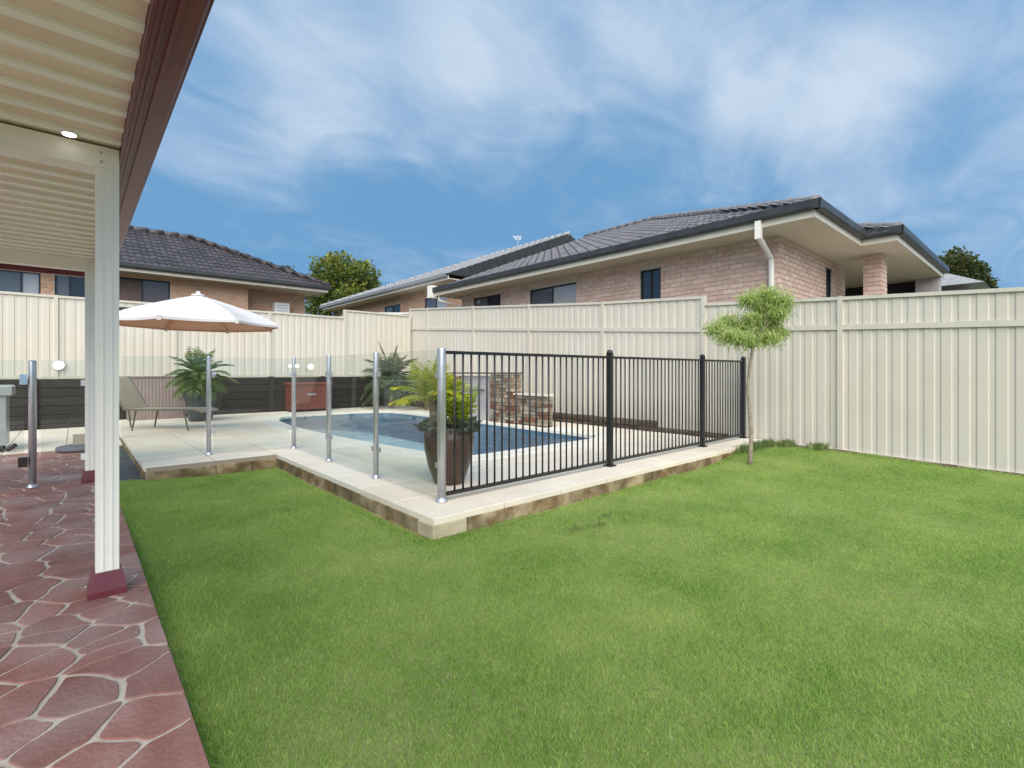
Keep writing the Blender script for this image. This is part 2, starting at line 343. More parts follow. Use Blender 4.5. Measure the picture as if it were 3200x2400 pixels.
def tag(o, label, cat, group=None):
    o['label'] = label; o['category'] = cat
    if group: o['group'] = group
    return o
def struct(o): o['kind'] = 'structure'; return o
def stuff(o): o['kind'] = 'stuff'; return o
def shade(o): o.data.polygons.foreach_set('use_smooth', [True] * len(o.data.polygons)); return o
T = Matrix.Translation

# ------------------------------------------------------------------ ground and lawn
g = B()
for x0, x1, y0, y1 in ((-250, 250, -250, 4.6), (-250, 2.9, 4.6, 12.05), (6.3, 250, 4.6, 12.05), (-250, 250, 12.05, 250)):
    g.add([(x0, y0, -.35), (x1, y0, -.35), (x1, y1, -.35), (x0, y1, -.35)], [(0, 1, 2, 3)])
struct(g.build('ground', M['ground']))
M['bounce_concrete'] = mat('bounce_concrete', (.50, .48, .44, 1), (.42, .40, .37, 1), 3, .85)
g = B(); g.box(7.9, 8.99, 2.2, 14.4, -.34, .95); g.box(8.99, 14, -1.5, 3.19, -.34, .95); struct(g.build('bounce_slab', M['bounce_concrete']))  # unseen pale slab added to bounce light onto the house wall and soffit
def lawn_z(x, y):
    t = max(0, min(1, (x - 5.4) / 2.4)); t = t * t * (3 - 2 * t)
    rise = .012 + t * max(0, .03 + .034 * y)
    e = max(0, min(1, (1.2 - x) / .9)); e2 = max(0, min(1, (y - 3) / 3.4))
    return rise + .045 * e * e2 + .012 * (noise.noise(Vector((x * 1.1, y * 1.1, 3))) )
NX, NY = 76, 120
lx = np.linspace(.29, 7.86, NX); ly = np.linspace(-5.6, 6.5, NY)
vs = [(x, y, lawn_z(x, y)) for y in ly for x in lx]
fs = [(j * NX + i, j * NX + i + 1, (j + 1) * NX + i + 1, (j + 1) * NX + i) for j in range(NY - 1) for i in range(NX - 1) if not (lx[i] > 1.84 and ly[j] > 2.9) and not (lx[i] > .5 and ly[j] > 6.46)]
lb = B(); lb.add(vs, fs); lawn = struct(lb.build('lawn', M['soil'], smooth=True))

def leaf_cloud(name, P, Nrm, size, aspect, mat_, parent, rnd=None, droop=None):
    """P (n,3) leaf centres, Nrm (n,3) leaf axes; every leaf a small folded kite of two triangles"""
    n = len(P); ax = Nrm / (np.linalg.norm(Nrm, axis=1, keepdims=True) + 1e-9)
    rv = np.random.normal(size=(n, 3)); sd = np.cross(ax, rv); sd /= (np.linalg.norm(sd, axis=1, keepdims=True) + 1e-9)
    up = np.cross(sd, ax)
    sz = size * np.random.uniform(.6, 1.35, (n, 1))
    a = P; b = P + ax * sz * .5 + sd * sz * aspect * .5 ; c = P + ax * sz - up * sz * .12; d = P + ax * sz * .5 - sd * sz * aspect * .5
    V = np.stack([a, b, c, d], 1).reshape(-1, 3)
    idx = np.arange(n)[:, None] * 4
    F = np.concatenate([idx + [0, 1, 2], idx + [0, 2, 3]], 1).reshape(-1, 3)
    me = D.meshes.new(name); me.vertices.add(len(V)); me.vertices.foreach_set('co', V.astype(np.float32).ravel())
    me.loops.add(len(F) * 3); me.loops.foreach_set('vertex_index', F.astype(np.int32).ravel())
    me.polygons.add(len(F)); me.polygons.foreach_set('loop_start', np.arange(len(F), dtype=np.int32) * 3)
    me.update(calc_edges=True)
    if rnd is None: rnd = np.random.rand(n)
    at = me.attributes.new('rnd', 'FLOAT', 'POINT'); at.data.foreach_set('value', np.repeat(rnd, 4).astype(np.float32))
    me.materials.append(mat_); return link(name, me, parent)

def grass():
    rng = np.random.default_rng(3)
    X = []; Y = []; SC = []
    x0, x1, y0, y1 = .3, 7.8, -1.4, 6.48
    n = int((x1 - x0) * (y1 - y0) * 74000); x = rng.uniform(x0, x1, n); y = rng.uniform(y0, y1, n)
    # keep what the view (and a step to either side) can see, thin out with distance, and stay off the deck
    d = .6665 * x + .7455 * y; l = .7455 * x - .6665 * y
    keep = np.clip((2.2 / np.maximum(d, .1)) ** 1.25, .14, 1)
    k = (d > .5) & (np.abs(l) < d * 1.12 + .7) & ~((x > 1.83) & (y > 2.91)) & ~((y > 6.42) & (x > .5)) & (rng.random(n) < keep) & (x < 7.69 + .04 * np.sin(y * 5) + .03 * np.sin(y * 13))
    X.append(x[k]); Y.append(y[k]); SC.append(1 / np.sqrt(keep[k]))
    x = np.concatenate(X); y = np.concatenate(Y); sc = np.concatenate(SC); n = len(x)
    # heights: bilinear on the lawn grid
    Z = np.array([v[2] for v in vs]).reshape(NY, NX)
    fx = (x - lx[0]) / (lx[1] - lx[0]); fy = (y - ly[0]) / (ly[1] - ly[0])
    i = np.clip(fx.astype(int), 0, NX - 2); j = np.clip(fy.astype(int), 0, NY - 2); u = fx - i; v = fy - j
    z = Z[j, i] * (1 - u) * (1 - v) + Z[j, i + 1] * u * (1 - v) + Z[j + 1, i] * (1 - u) * v + Z[j + 1, i + 1] * u * v
    # clumpy height field
    hmap = .75 + .5 * (np.sin(x * 3.1 + 1.3 * np.sin(y * 2.3)) * np.sin(y * 2.7 + 1.1 * np.sin(x * 1.9)) * .5 + .5)
    edge = 1 + .9 * np.exp(-np.maximum(0, x - .3) / .05) + .8 * ((np.abs(x - 1.83) < .07) & (y > 2.8)) + .8 * ((np.abs(y - 2.9) < .06) & (x > 1.8)) + 1.0 * (x > 7.6)
    h = .0125 * hmap * rng.uniform(.5, 1.4, n) * edge
    az = rng.uniform(0, 2 * np.pi, n); ov = (x < .34) & (rng.random(n) < .6); az = np.where(ov, np.pi + rng.uniform(-.9, .9, n), az); h = np.where(ov, h * rng.uniform(.8, 1.7, n), h); tilt = rng.uniform(.1, 1.6, n) * h * 1.2
    w = .0013 * sc * rng.uniform(.7, 1.4, n); pa = rng.uniform(0, 2 * np.pi, n)
    a = np.stack([x - np.cos(pa) * w, y - np.sin(pa) * w, z - .004], 1); b = np.stack([x + np.cos(pa) * w, y + np.sin(pa) * w, z - .004], 1)
    c = np.stack([x + np.cos(az) * tilt, y + np.sin(az) * tilt, z + h], 1)
    V = np.stack([a, b, c], 1).reshape(-1, 3)
    me = D.meshes.new('grass'); me.vertices.add(3 * n); me.vertices.foreach_set('co', V.astype(np.float32).ravel())
    me.loops.add(3 * n); me.loops.foreach_set('vertex_index', np.arange(3 * n, dtype=np.int32))
    me.polygons.add(n); me.polygons.foreach_set('loop_start', np.arange(n, dtype=np.int32) * 3)
    me.update(calc_edges=True)
    at = me.attributes.new('rnd', 'FLOAT', 'POINT'); at.data.foreach_set('value', np.repeat(rng.random(n), 3).astype(np.float32))
    me.materials.append(M['grass'])
    o = link('grass', me); stuff(o); tag(o, 'short green mown grass covering the back lawn', 'grass'); print('blades', n)
grass()
# taller tufts where the mower cannot reach: at the fence foot by the deck's end
def tufts(name, pts, label, n=260, hh=.12):
    P = []; A = []
    for x, y in pts:
        k = n; a = np.random.uniform(0, 6.28, k); r = np.abs(np.random.normal(0, .07, k))
        P.append(np.stack([x + r * np.cos(a) * 2.2, y + r * np.sin(a), np.full(k, lawn_z(x, y))], 1))
        A.append(np.stack([np.random.normal(0, .35, k), np.random.normal(0, .35, k), np.ones(k)], 1))
    o = leaf_cloud(name, np.concatenate(P), np.concatenate(A), hh, .09, M['leaf_palm'], None)
    stuff(o); tag(o, label, 'grass'); return o
tufts('tall_grass', [(7.35, 2.78), (7.1, 2.82), (7.6, 2.6), (6.8, 2.86), (7.68, 2.2)], 'darker uncut grass tufts at the fence foot beside the deck end', 300, .09)
tufts('weed_patch', [(3.0, 2.35), (3.25, 2.45), (2.8, 2.4)], 'small darker weed patch in the lawn below the deck corner', 150, .03)

# ------------------------------------------------------------------ patio of crazy-paved stones
PZ = .05
pb = B(); pb.box(-3.4, .288, -2.5, 9.6, -.1, PZ)
patio = struct(pb.build('patio', M['grout']))
def clip(poly, p, n):
    """keep the side of the line through p where (q-p).n <= 0"""
    out = []
    for i in range(len(poly)):
        a, b = poly[i], poly[(i + 1) % len(poly)]
        da = (a[0] - p[0]) * n[0] + (a[1] - p[1]) * n[1]; db = (b[0] - p[0]) * n[0] + (b[1] - p[1]) * n[1]
        if da <= 0: out.append(a)
        if (da < 0 < db) or (db < 0 < da):
            t = da / (da - db); out.append((a[0] + (b[0] - a[0]) * t, a[1] + (b[1] - a[1]) * t))
    return out
def area(p): return abs(sum(p[i][0] * p[(i + 1) % len(p)][1] - p[(i + 1) % len(p)][0] * p[i][1] for i in range(len(p)))) / 2
rg = random.Random(11); seeds = []
cols = [.185, -.02, -.27, -.53, -.80, -1.08, -1.36, -1.64]
for ci, cx in enumerate(cols):
    y = .25 + rg.uniform(0, .2)
    while y < 9.7:
        seeds.append((cx + rg.uniform(-.085, .085), y)); 
        if rg.random() < .22: seeds.append((cx + rg.choice((-.13, .12)), y + rg.uniform(.05, .1)))
        y += rg.choice((.11, .16, .2, .26, .36)) * rg.uniform(.85, 1.15)
stones = 0
for i, (sx, sy) in enumerate(seeds):
    poly = [(-1.8, .2), (.292, .2), (.292, 9.59), (-1.8, 9.59)]
    for j, (qx, qy) in enumerate(seeds):
        if i == j or abs(qy - sy) > 1.2 or abs(qx - sx) > 1.2: continue
        d = math.hypot(qx - sx, qy - sy); n = ((qx - sx) / d, (qy - sy) / d)
        gap = .0060 + .0042 * n[0] * n[0]
        # columns bend less than rows: skew the bisector a little so that joints look hand cut
        sk = math.sin(i * 12.9 + j * 7.3 + (i + j) * 3.1) * .0
        mid = ((sx + qx) / 2 - n[0] * gap, (sy + qy) / 2 - n[1] * gap)
        poly = clip(poly, mid, n)
        if len(poly) < 3: break
    if len(poly) < 3 or area(poly) < .004: continue
    # joints wander: both neighbours follow the same noise field
    fine = []
    for k in range(len(poly)):
        a, b = poly[k], poly[(k + 1) % len(poly)]; m_ = max(1, int(math.hypot(b[0] - a[0], b[1] - a[1]) / .035))
        fine += [(a[0] + (b[0] - a[0]) * t_ / m_, a[1] + (b[1] - a[1]) * t_ / m_, t_ == 0) for t_ in range(m_)]
    def wob(p):
        f_ = 0 if p[0] > .28 else 1
        nv_ = noise.noise_vector(Vector((p[0] * 6.5, p[1] * 6.5, 1.7))); n2_ = noise.noise_vector(Vector((p[0] * 19, p[1] * 19, 5.1)))
        return (min(.292, p[0] + (nv_.x * .030 + n2_.x * .007) * f_), p[1] + (nv_.y * .030 + n2_.y * .007) * f_)
    # round the corners off (cut pieces with worn edges)
    q = []; pl_ = [wob(p) for p in fine]; cn = [p[2] for p in fine]
    for k in range(len(pl_)):
        a, b, c = pl_[k - 1], pl_[k], pl_[(k + 1) % len(pl_)]
        if not cn[k]: q.append(b); continue
        onedge = b[0] > .28
        la = math.hypot(a[0] - b[0], a[1] - b[1]); lc = math.hypot(c[0] - b[0], c[1] - b[1])
        if onedge: q.append(b); continue
        rc = rg.uniform(.01, .03)
        ta = min(rc, la * .4) / max(la, 1e-6); tc_ = min(rc, lc * .4) / max(lc, 1e-6)
        q.append((b[0] + (a[0] - b[0]) * ta, b[1] + (a[1] - b[1]) * ta))
        q.append((b[0] + ((a[0] - b[0]) * ta + (c[0] - b[0]) * tc_) * .3, b[1] + ((a[1] - b[1]) * ta + (c[1] - b[1]) * tc_) * .3))
        q.append((b[0] + (c[0] - b[0]) * tc_, b[1] + (c[1] - b[1]) * tc_))
    sb = B(); sb.prism(q, PZ - .01, PZ + .004 + rg.uniform(0, .002), bev=.002); sb.build('paving_stone', M['stone'], patio); stones += 1
print('stones', stones)
sb = B(); sb.box(.305, .56, 6.5, 9.55, -.1, .045); struct(sb.build('drain_strip', M['slate']))

# ------------------------------------------------------------------ pool deck
DZ = .17
POOL = [(3.46, 4.72), (5.6, 4.70), (6.08, 4.74), (6.2, 4.95), (6.22, 7.5), (6.2, 10.8), (6.05, 11.5), (5.6, 11.85), (4.8, 11.95), (3.9, 11.9), (3.4, 11.6), (3.12, 10.8), (3.0, 9.6), (3.0, 8.5), (3.08, 7.2), (3.22, 6.0), (3.34, 5.1)]
PC = (4.6, 8.3)
def ray_poly(poly, a):
    dx, dy = math.cos(a), math.sin(a); best = None
    for i in range(len(poly)):
        (x1, y1), (x2, y2) = poly[i], poly[(i + 1) % len(poly)]
        ex, ey = x2 - x1, y2 - y1; den = dx * ey - dy * ex
        if abs(den) < 1e-9: continue
        t = ((x1 - PC[0]) * ey - (y1 - PC[1]) * ex) / den; s_ = ((x1 - PC[0]) * dy - (y1 - PC[1]) * dx) / den
        if t > 0 and -1e-6 <= s_ <= 1 + 1e-6: best = t if best is None else max(best, t)
    return (PC[0] + dx * best, PC[1] + dy * best)
def rounded(poly, it=2):
    for _ in range(it):
        q = []
        for i in range(len(poly)):
            a, b = poly[i], poly[(i + 1) % len(poly)]
            l = math.hypot(b[0] - a[0], b[1] - a[1]); k = min(.25, .12 / l)
            q += [(a[0] + (b[0] - a[0]) * k, a[1] + (b[1] - a[1]) * k), (b[0] + (a[0] - b[0]) * k, b[1] + (a[1] - b[1]) * k)]
        poly = q
    return poly
OUT = rounded(POOL)
bbox = [(2.9, 4.6), (6.3, 4.6), (6.3, 12.05), (2.9, 12.05)]
ANG = sorted([2 * math.pi * k / 110 for k in range(110)] + [math.atan2(y - PC[1], x - PC[0]) % (2 * math.pi) for x, y in bbox])
inn = [ray_poly(OUT, a) for a in ANG]; outb = [ray_poly(bbox, a) for a in ANG]; n = len(ANG)
db = B()
SZ = DZ - .006
for x0, x1, y0, y1 in ((1.88, 7.80, 2.95, 4.6), (1.88, 2.9, 4.6, 6.45), (.57, 2.9, 6.45, 13.3), (6.3, 7.80, 4.6, 13.3), (2.9, 6.3, 12.05, 13.3)):
    db.box(x0, x1, y0, y1, -.3, SZ)
db.add([(x, y, SZ) for x, y in inn] + [(x, y, SZ) for x, y in outb], [(i, n + i, n + (i + 1) % n, (i + 1) % n) for i in range(n)])
deck = struct(db.build('pool_deck', M['joint']))
# pool shell and water
sh = B(); sh.add([(x, y, SZ - .002) for x, y in inn] + [(x, y, -.75) for x, y in inn], [(i, (i + 1) % n, n + (i + 1) % n, n + i) for i in range(n)] + [tuple(range(n, 2 * n))])
pool = struct(sh.build('pool_basin', M['shell']))
# entry steps at the shallow far-left end
for k, (r_, z) in enumerate(((.95, -.1), (1.35, -.3), (1.75, -.5))):
    c = (3.45, 11.6); q = [c] + [(c[0] + r_ * math.cos(R(a)), c[1] + r_ * math.sin(R(a))) for a in range(-110, 21, 10)]
    st = B(); st.prism(q, -.76, z); st.build('pool_step', M['shell'], pool)
M['shelf'] = mat('pale_pool_shelf', (.78, .82, .80, 1), (.66, .73, .73, 1), 5, .6)
shelf = [(3.30, 5.9), (3.55, 5.8), (4.2, 6.3), (4.55, 7.4), (4.5, 9.4), (4.1, 10.6), (3.5, 11.2), (3.18, 10.9), (3.02, 9.6), (3.02, 8.5), (3.1, 7.2)]
st = B(); st.prism(shelf, -.76, -.06, bev=.03); st.build('wading_shelf', M['shelf'], pool)
wt = B(); wt.add([(x, y, .075) for x, y in inn], [tuple(range(n))]); struct(wt.build('pool_water', M['water']))
# pavers
PX, PY = .655, .6
def paver(x0, x1, y0, y1):
    poly = [(x0, y0), (x1, y0), (x1, y1), (x0, y1)]
    cx, cy = (x0 + x1) / 2, (y0 + y1) / 2
    best = None; inside = True
    for i in range(len(POOL)):
        a, b = POOL[i], POOL[(i + 1) % len(POOL)]
        nx, ny = b[1] - a[1], a[0] - b[0]; l = math.hypot(nx, ny); nx /= l; ny /= l
        d = (cx - a[0]) * nx + (cy - a[1]) * ny
        if best is None or d > best[0]: best = (d, a, (nx, ny))
    d, a, nv = best
    if d < .55:
        p0 = (a[0] + nv[0] * .1, a[1] + nv[1] * .1)
        poly = clip(poly, p0, (-nv[0], -nv[1]))
    if len(poly) < 3 or area(poly) < .02: return
    b = B(); b.prism(poly, DZ - .045, DZ + random.uniform(-.0008, .0008), bev=.004); b.build('paver', M['paver'], deck)
G = .0045
ys = [2.90 + PY * k for k in range(30)]
xs = [1.86 - PX * 2 + PX * k for k in range(20)]
for y0 in ys:
    y1 = min(y0 + PY, 13.28)
    if y0 > 13.2: break
    for x0 in xs:
        x1 = min(x0 + PX, 7.79)
        if x0 > 7.7: break
        if x0 < 1.8 and y0 < 6.4: continue
        paver(x0 + G, x1 - G, y0 + G, y1 - G)
# coping stones round the pool
def off(i, d):
    a, b = inn[i - 1], inn[(i + 1) % n]; tx, ty = b[0] - a[0], b[1] - a[1]; l = math.hypot(tx, ty)
    return (inn[i][0] + ty / l * d, inn[i][1] - tx / l * d)
ring = [(off(i, -.03), off(i, .30)) for i in range(n)]
i = 0
while i < n:
    j = i; l = 0
    while j < i + 12 and l < .5:
        l += math.hypot(inn[(j + 1) % n][0] - inn[j % n][0], inn[(j + 1) % n][1] - inn[j % n][1]); j += 1
        if j >= n: break
    idx = [k % n for k in range(i, j + 1)]
    poly = [ring[k][1] for k in idx] + [ring[k][0] for k in reversed(idx)]
    cb = B(); cb.prism([(x + (sum(p[0] for p in poly) / len(poly) - x) * .004, y + (sum(p[1] for p in poly) / len(poly) - y) * .004) for x, y in poly], .125, DZ + .009, bev=.006); cb.build('coping_stone', M['coping'], deck)
    i = j
# stacked stone edge below the deck: blocks (two courses) and a bullnose cap
def edge_run(ax, p, a0, a1, side, z0, ztop, lens, clean_first=False, lower=True):
    rr = random.Random(int(p * 100) + 5)
    a = a0; k = 0
    while a < a1 - .02:
        l = min(lens * rr.uniform(.75, 1.35), a1 - a)
        if a1 - a - l < .15: l = a1 - a
        if clean_first and k == 0: l = .30
        b = B(); d0 = rr.uniform(0, .012)
        lo, hi = (p - .10 + d0, p + .10) if side < 0 else (p - .10, p + .10 - d0)
        zt = ztop - .042
        if ax == 'x': b.box(a + .004, a + l - .004, lo, hi, z0 + (.055 if lower else 0), zt, bev=.006)
        else: b.box(lo, hi, a + .004, a + l - .004, z0 + (.055 if lower else 0), zt, bev=.006)
        b.build('edge_block', M['block_clean'] if (clean_first and k == 0) else M['block'], deck)
        a += l; k += 1
    if lower:
        a = a0
        while a < a1 - .02:
            l = min(lens * rr.uniform(.5, 1.0), a1 - a)
            b = B(); d0 = rr.uniform(-.012, .012)
            if ax == 'x': b.box(a + .003, a + l - .003, p - .115 + d0, p + .09, -.12, z0 + .052, bev=.008)
            else: b.box(p - .115 + d0, p + .09, a + .003, a + l - .003, -.12, z0 + .052, bev=.008)
            b.build('footing_block', M['block'], deck); a += l
    a = a0 - .02
edge_run('x', 2.995, 1.85, 7.78, -1, -.03, DZ - .003, .62, True)
edge_run('y', 1.955, 3.10, 6.43, -1, -.03, DZ - .003, .5, False)
edge_run('x', 6.50, .58, 1.84, -1, -.03, DZ - .003, .5)
edge_run('y', .64, 6.62, 9.58, -1, -.03, DZ - .003, .5)
# paving past the end of the patio
pp = B(); pp.box(-3.4, .565, 9.605, 13.3, -.2, .058); path = struct(pp.build('paved_path', M['joint']))
for i in range(6):
    for j in range(6):
        x0, y0 = .56 - PX * (i + 1), 9.61 + PY * j
        b = B(); b.box(x0 + G, x0 + PX - G, y0 + G, min(y0 + PY, 13.29) - G, .02, .066, bev=.004); b.build('paver', M['paver'], path)

# ------------------------------------------------------------------ boundary fences of ribbed steel sheet
def sheet_profile(a0, a1, pitch=.163, depth=.0085):
    """offsets along the fence and outwards of a trapezoid-ribbed sheet"""
    n = max(1, round((a1 - a0) / pitch)); p = (a1 - a0) / n; pts = []
    for k in range(n):
        o = a0 + k * p
        pts += [(o, 0), (o + p * .56, 0), (o + p * .64, depth), (o + p * .92, depth)]
    pts.append((a1, 0)); return pts
def fence_sheet(parent, axis, plane, a0, a1, zb, zt, sgn=-1, name='sheet'):
    """zb, zt: functions of the position along the fence"""
    pr = sheet_profile(a0, a1); b = B(); vs = []
    for th in (0, .004):
        for a, d in pr:
            w = plane + sgn * (.0 - d) - sgn * th
            for z in (zb(a), zt(a)):
                vs.append((w, a, z) if axis == 'y' else (a, w, z))
    m = len(pr); fs = []
    for i in range(m - 1):
        fs.append((2 * i, 2 * i + 2, 2 * i + 3, 2 * i + 1)); j = 2 * m
        fs.append((j + 2 * i + 1, j + 2 * i + 3, j + 2 * i + 2, j + 2 * i))
    b.add(vs, fs); return b.build(name, M['fence'], parent)
def fence_bar(parent, axis, plane, a0, a1, z0f, z1f, t0, t1, name, m='fence_post'):
    b = B(); vs = []
    for a in (a0, a1):
        for w, z in ((plane + t0, z0f(a)), (plane + t1, z0f(a)), (plane + t1, z1f(a)), (plane + t0, z1f(a))):
            vs.append((w, a, z) if axis == 'y' else (a, w, z))
    b.add(vs, [(0, 1, 2, 3), (7, 6, 5, 4), (0, 4, 5, 1), (1, 5, 6, 2), (2, 6, 7, 3), (3, 7, 4, 0)])
    return b.build(name, M[m], parent)
def ip(tab):
    def f(a):
        for (x0, y0), (x1, y1) in zip(tab, tab[1:]):
            if a <= x1: return y0 + (y1 - y0) * (a - x0) / (x1 - x0)
        return tab[-1][1]
    return f
# right fence: two sections, stepped at the post behind the young tree
FX = 7.80
rf = thing('steel_fence', (FX, 2, 0), 'tall cream ribbed steel fence along the right side of lawn and pool', 'fence')
secs = [([-5.2, -3.9, -1.95, .04, 1.99, 3.94], ip([(-5.2, 1.85), (1.99, 2.215), (3.94, 2.33)]), ip([(-5.2, 1.52), (1.99, 1.80), (3.94, 1.885)])),
        ([3.94, 6.01, 8.11, 10.22, 12.45, 13.46], ip([(3.94, 2.45), (6.01, 2.57), (13.5, 3.15)]), ip([(3.94, 1.885), (6.01, 2.02), (13.5, 2.52)]))]
base = lambda a: .03 + .036 * max(0, a) if a < 3 else .12
for posts, top, rail in secs:
    for a0, a1 in zip(posts, posts[1:]):
        fence_sheet(rf, 'y', FX, a0 + .03, a1 - .03, lambda a: base(a) + .01, lambda a: rail(a) - .02)
        fence_sheet(rf, 'y', FX, a0 + .03, a1 - .03, lambda a: rail(a) + .02, lambda a: top(a) - .03, name='upper_sheet')
        fence_bar(rf, 'y', FX, a0 + .03, a1 - .03, lambda a: top(a) - .045, top, -.028, .046, 'top_rail')
        fence_bar(rf, 'y', FX, a0 + .03, a1 - .03, lambda a: rail(a) - .035, lambda a: rail(a) + .035, -.026, .044, 'middle_rail')
        fence_bar(rf, 'y', FX, a0 + .03, a1 - .03, lambda a: base(a) - .06, lambda a: base(a) + .035, -.024, .042, 'bottom_rail')
for posts, top, rail in secs:
    for a in posts:
        if a == 3.94 and posts is secs[0][0]: continue
        b = B(); zt = top(a) + .006
        b.box(FX - .034, FX + .052, a - .03, a + .03, -.2, zt)
        b.build('post', M['fence_post'], rf)
# back fence on its dark retaining wall
FY = 13.40
bf = thing('steel_fence', (3, FY, 1.05), 'cream ribbed steel fence standing on the dark retaining wall at the back', 'fence')
bp = [-2.3, -.28, 1.70, 3.70, 5.66, 7.72]
for a0, a1 in zip(bp, bp[1:]):
    tz = 2.93 if a0 > 5.6 else 2.72
    fence_sheet(bf, 'x', FY, a0 + .03, a1 - .03, lambda a: 1.07, lambda a: tz - .03)
    fence_bar(bf, 'x', FY, a0 + .03, a1 - .03, lambda a: tz - .045, lambda a: tz, -.028, .046, 'top_rail')
    fence_bar(bf, 'x', FY, a0 + .03, a1 - .03, lambda a: 1.05, lambda a: 1.10, -.026, .044, 'bottom_rail')
for a in bp:
    b = B(); b.box(a - .03, a + .03, FY - .034, FY + .052, 1.02, 2.93 if a > 5.6 else 2.726); b.build('post', M['fence_post'], bf)
rw = thing('retaining_wall', (3, 13.35, .17), 'dark timber-look sleeper retaining wall under the back fence', 'retaining wall')
wp = [-2.4, -.6, 1.15, 2.55, 3.72, 5.0, 6.3, 7.7]
for k, (a0, a1) in enumerate(zip(wp, wp[1:])):
    for r_ in range(6):
        z0 = -.02 + r_ * .178; b = B()
        b.box(a0 + .05, a1 - .05, 13.31 + random.uniform(0, .006), 13.44, z0 + .004, z0 + .172, bev=.008); b.build('sleeper', M['sleeper'], rw)
for a in wp:
    b = B(); b.box(a - .055, a + .055, 13.285, 13.45, -.1, 1.065, bev=.006); b.build('post', M['dark_post'], rw)
b = B(); b.box(-2.4, 7.7, 13.445, 13.5, -.1, 1.04); b.build('backing', M['void'], rw)

# ------------------------------------------------------------------ pool fence: glass run and black bar run
CX, CY = 2.16, 3.25
gf = thing('glass_pool_fence', (CX, 5, DZ), 'frameless clear glass pool fence with round silver posts', 'fence')
gp = [(2.16, 3.25, DZ), (2.16, 4.38, DZ), (2.16, 5.55, DZ), (2.17, 6.78, DZ), (1.23, 6.98, DZ)]
def silver_post(x, y, z, h=1.21, r_=.026, parent=gf):
    b = B(); b.lathe((x, y, z), [(r_, 0), (r_, h - .012), (r_ * .96, h - .004), (r_ * .7, h)], 20); o = b.build('post', M['silver'], parent, True)
    b = B(); b.lathe((x, y, z), [(r_ * 1.5, .001), (r_ * 1.5, .010), (r_ * 1.2, .022), (r_ * 1.05, .035)], 20); b.build('base_flange', M['silver'], parent, True)
for k, (x, y, z) in enumerate(gp): silver_post(x, y, z, 1.215, .034 if k == 0 else .026)
def pane(p, q, z0, z1, parent, inset=.05):
    p, q = Vector((p[0], p[1], 0)), Vector((q[0], q[1], 0)); d = (q - p).normalized(); nn_ = Vector((-d.y, d.x, 0))
    c = (p + q) / 2; c.z = (z0 + z1) / 2; b = B()
    b.obox(c, d * ((q - p).length / 2 - inset), nn_ * .005, Vector((0, 0, (z1 - z0) / 2))); return b.build('glass_pane', M['glass'], parent)
for a, b_ in zip(gp, gp[1:]):
    pane(a, b_, DZ + .06, DZ + 1.2, gf)
    for q in (a, b_):
        d = (Vector(b_) - Vector(a)).normalized() * (1 if q is a else -1)
        for z in (.28, 1.0):
            c = Vector(q) + d * .055 + Vector((0, 0, z)); b = B(); nn_ = Vector((-d.y, d.x, 0))
            b.obox(c, d * .022, nn_ * .012, Vector((0, 0, .022))); b.build('clamp', M['silver'], gf)
pane((1.23, 6.98, 0), (.33, 6.86, 0), DZ + .06, DZ + 1.2, gf)
# gate run across the patio, hung on the rear pergola post
gg = thing('glass_gate', (-.1, 6.75, PZ), 'clear glass pool gate across the patio with a silver latch post', 'gate')
silver_post(-.31, 6.73, PZ + .006, 1.25, .03, gg)
pane((-.27, 6.73), (.12, 6.72), PZ + .09, PZ + 1.26, gg, .02)
pane((-1.6, 6.76), (-.35, 6.74), PZ + .09, PZ + 1.26, gg, .02)
for z in (.27, 1.03):
    b = B(); b.box(.045, .10, 6.69, 6.735, PZ + z - .03, PZ + z + .03); b.build('hinge', M['white'], gg)
b = B(); b.box(-.40, -.345, 6.70, 6.76, PZ + 1.02, PZ + 1.12); b.build('latch', M['chrome'], gg)
b = B(); b.box(-.41, -.345, 6.69, 6.75, PZ + .22, PZ + .31); b.build('gate_stop', M['dark_post'], gg)
# black bars
bfz = thing('bar_pool_fence', (5, CY, DZ), 'black metal pool fence of thin upright bars along the deck front', 'fence')
bposts = [4.33, 6.40, 7.70]
for x in bposts:
    b = B(); b.box(x - .027, x + .027, CY - .027, CY + .027, DZ, DZ + 1.22); b.build('post', M['black'], bfz)
    b = B(); b.lathe((x, CY, DZ + 1.22), [(.034, 0), (.034, .012), (.03, .03), (.012, .042)], 12); b.build('post_cap', M['black'], bfz, True)
    b = B(); b.box(x - .05, x + .05, CY - .05, CY + .05, DZ + .001, DZ + .014); b.build('foot_plate', M['black'], bfz)
for x0, x1 in ((2.2, 4.30), (4.36, 6.37), (6.43, 7.67)):
    for z in (.055, 1.18):
        b = B(); b.box(x0, x1, CY - .017, CY + .017, DZ + z - .013, DZ + z + .013); b.build('rail', M['black'], bfz)
    nb = round((x1 - x0) / .083); st = (x1 - x0) / nb
    me = None
    for k in range(1, nb):
        if me is None:
            t_ = B(); t_.tube([(0, 0, 0), (0, 0, 1.10)], .0085, 8); me = t_.mesh('bar', M['black'], True)
        link('bar', me, bfz, T((x0 + st * k, CY, DZ + .067)))

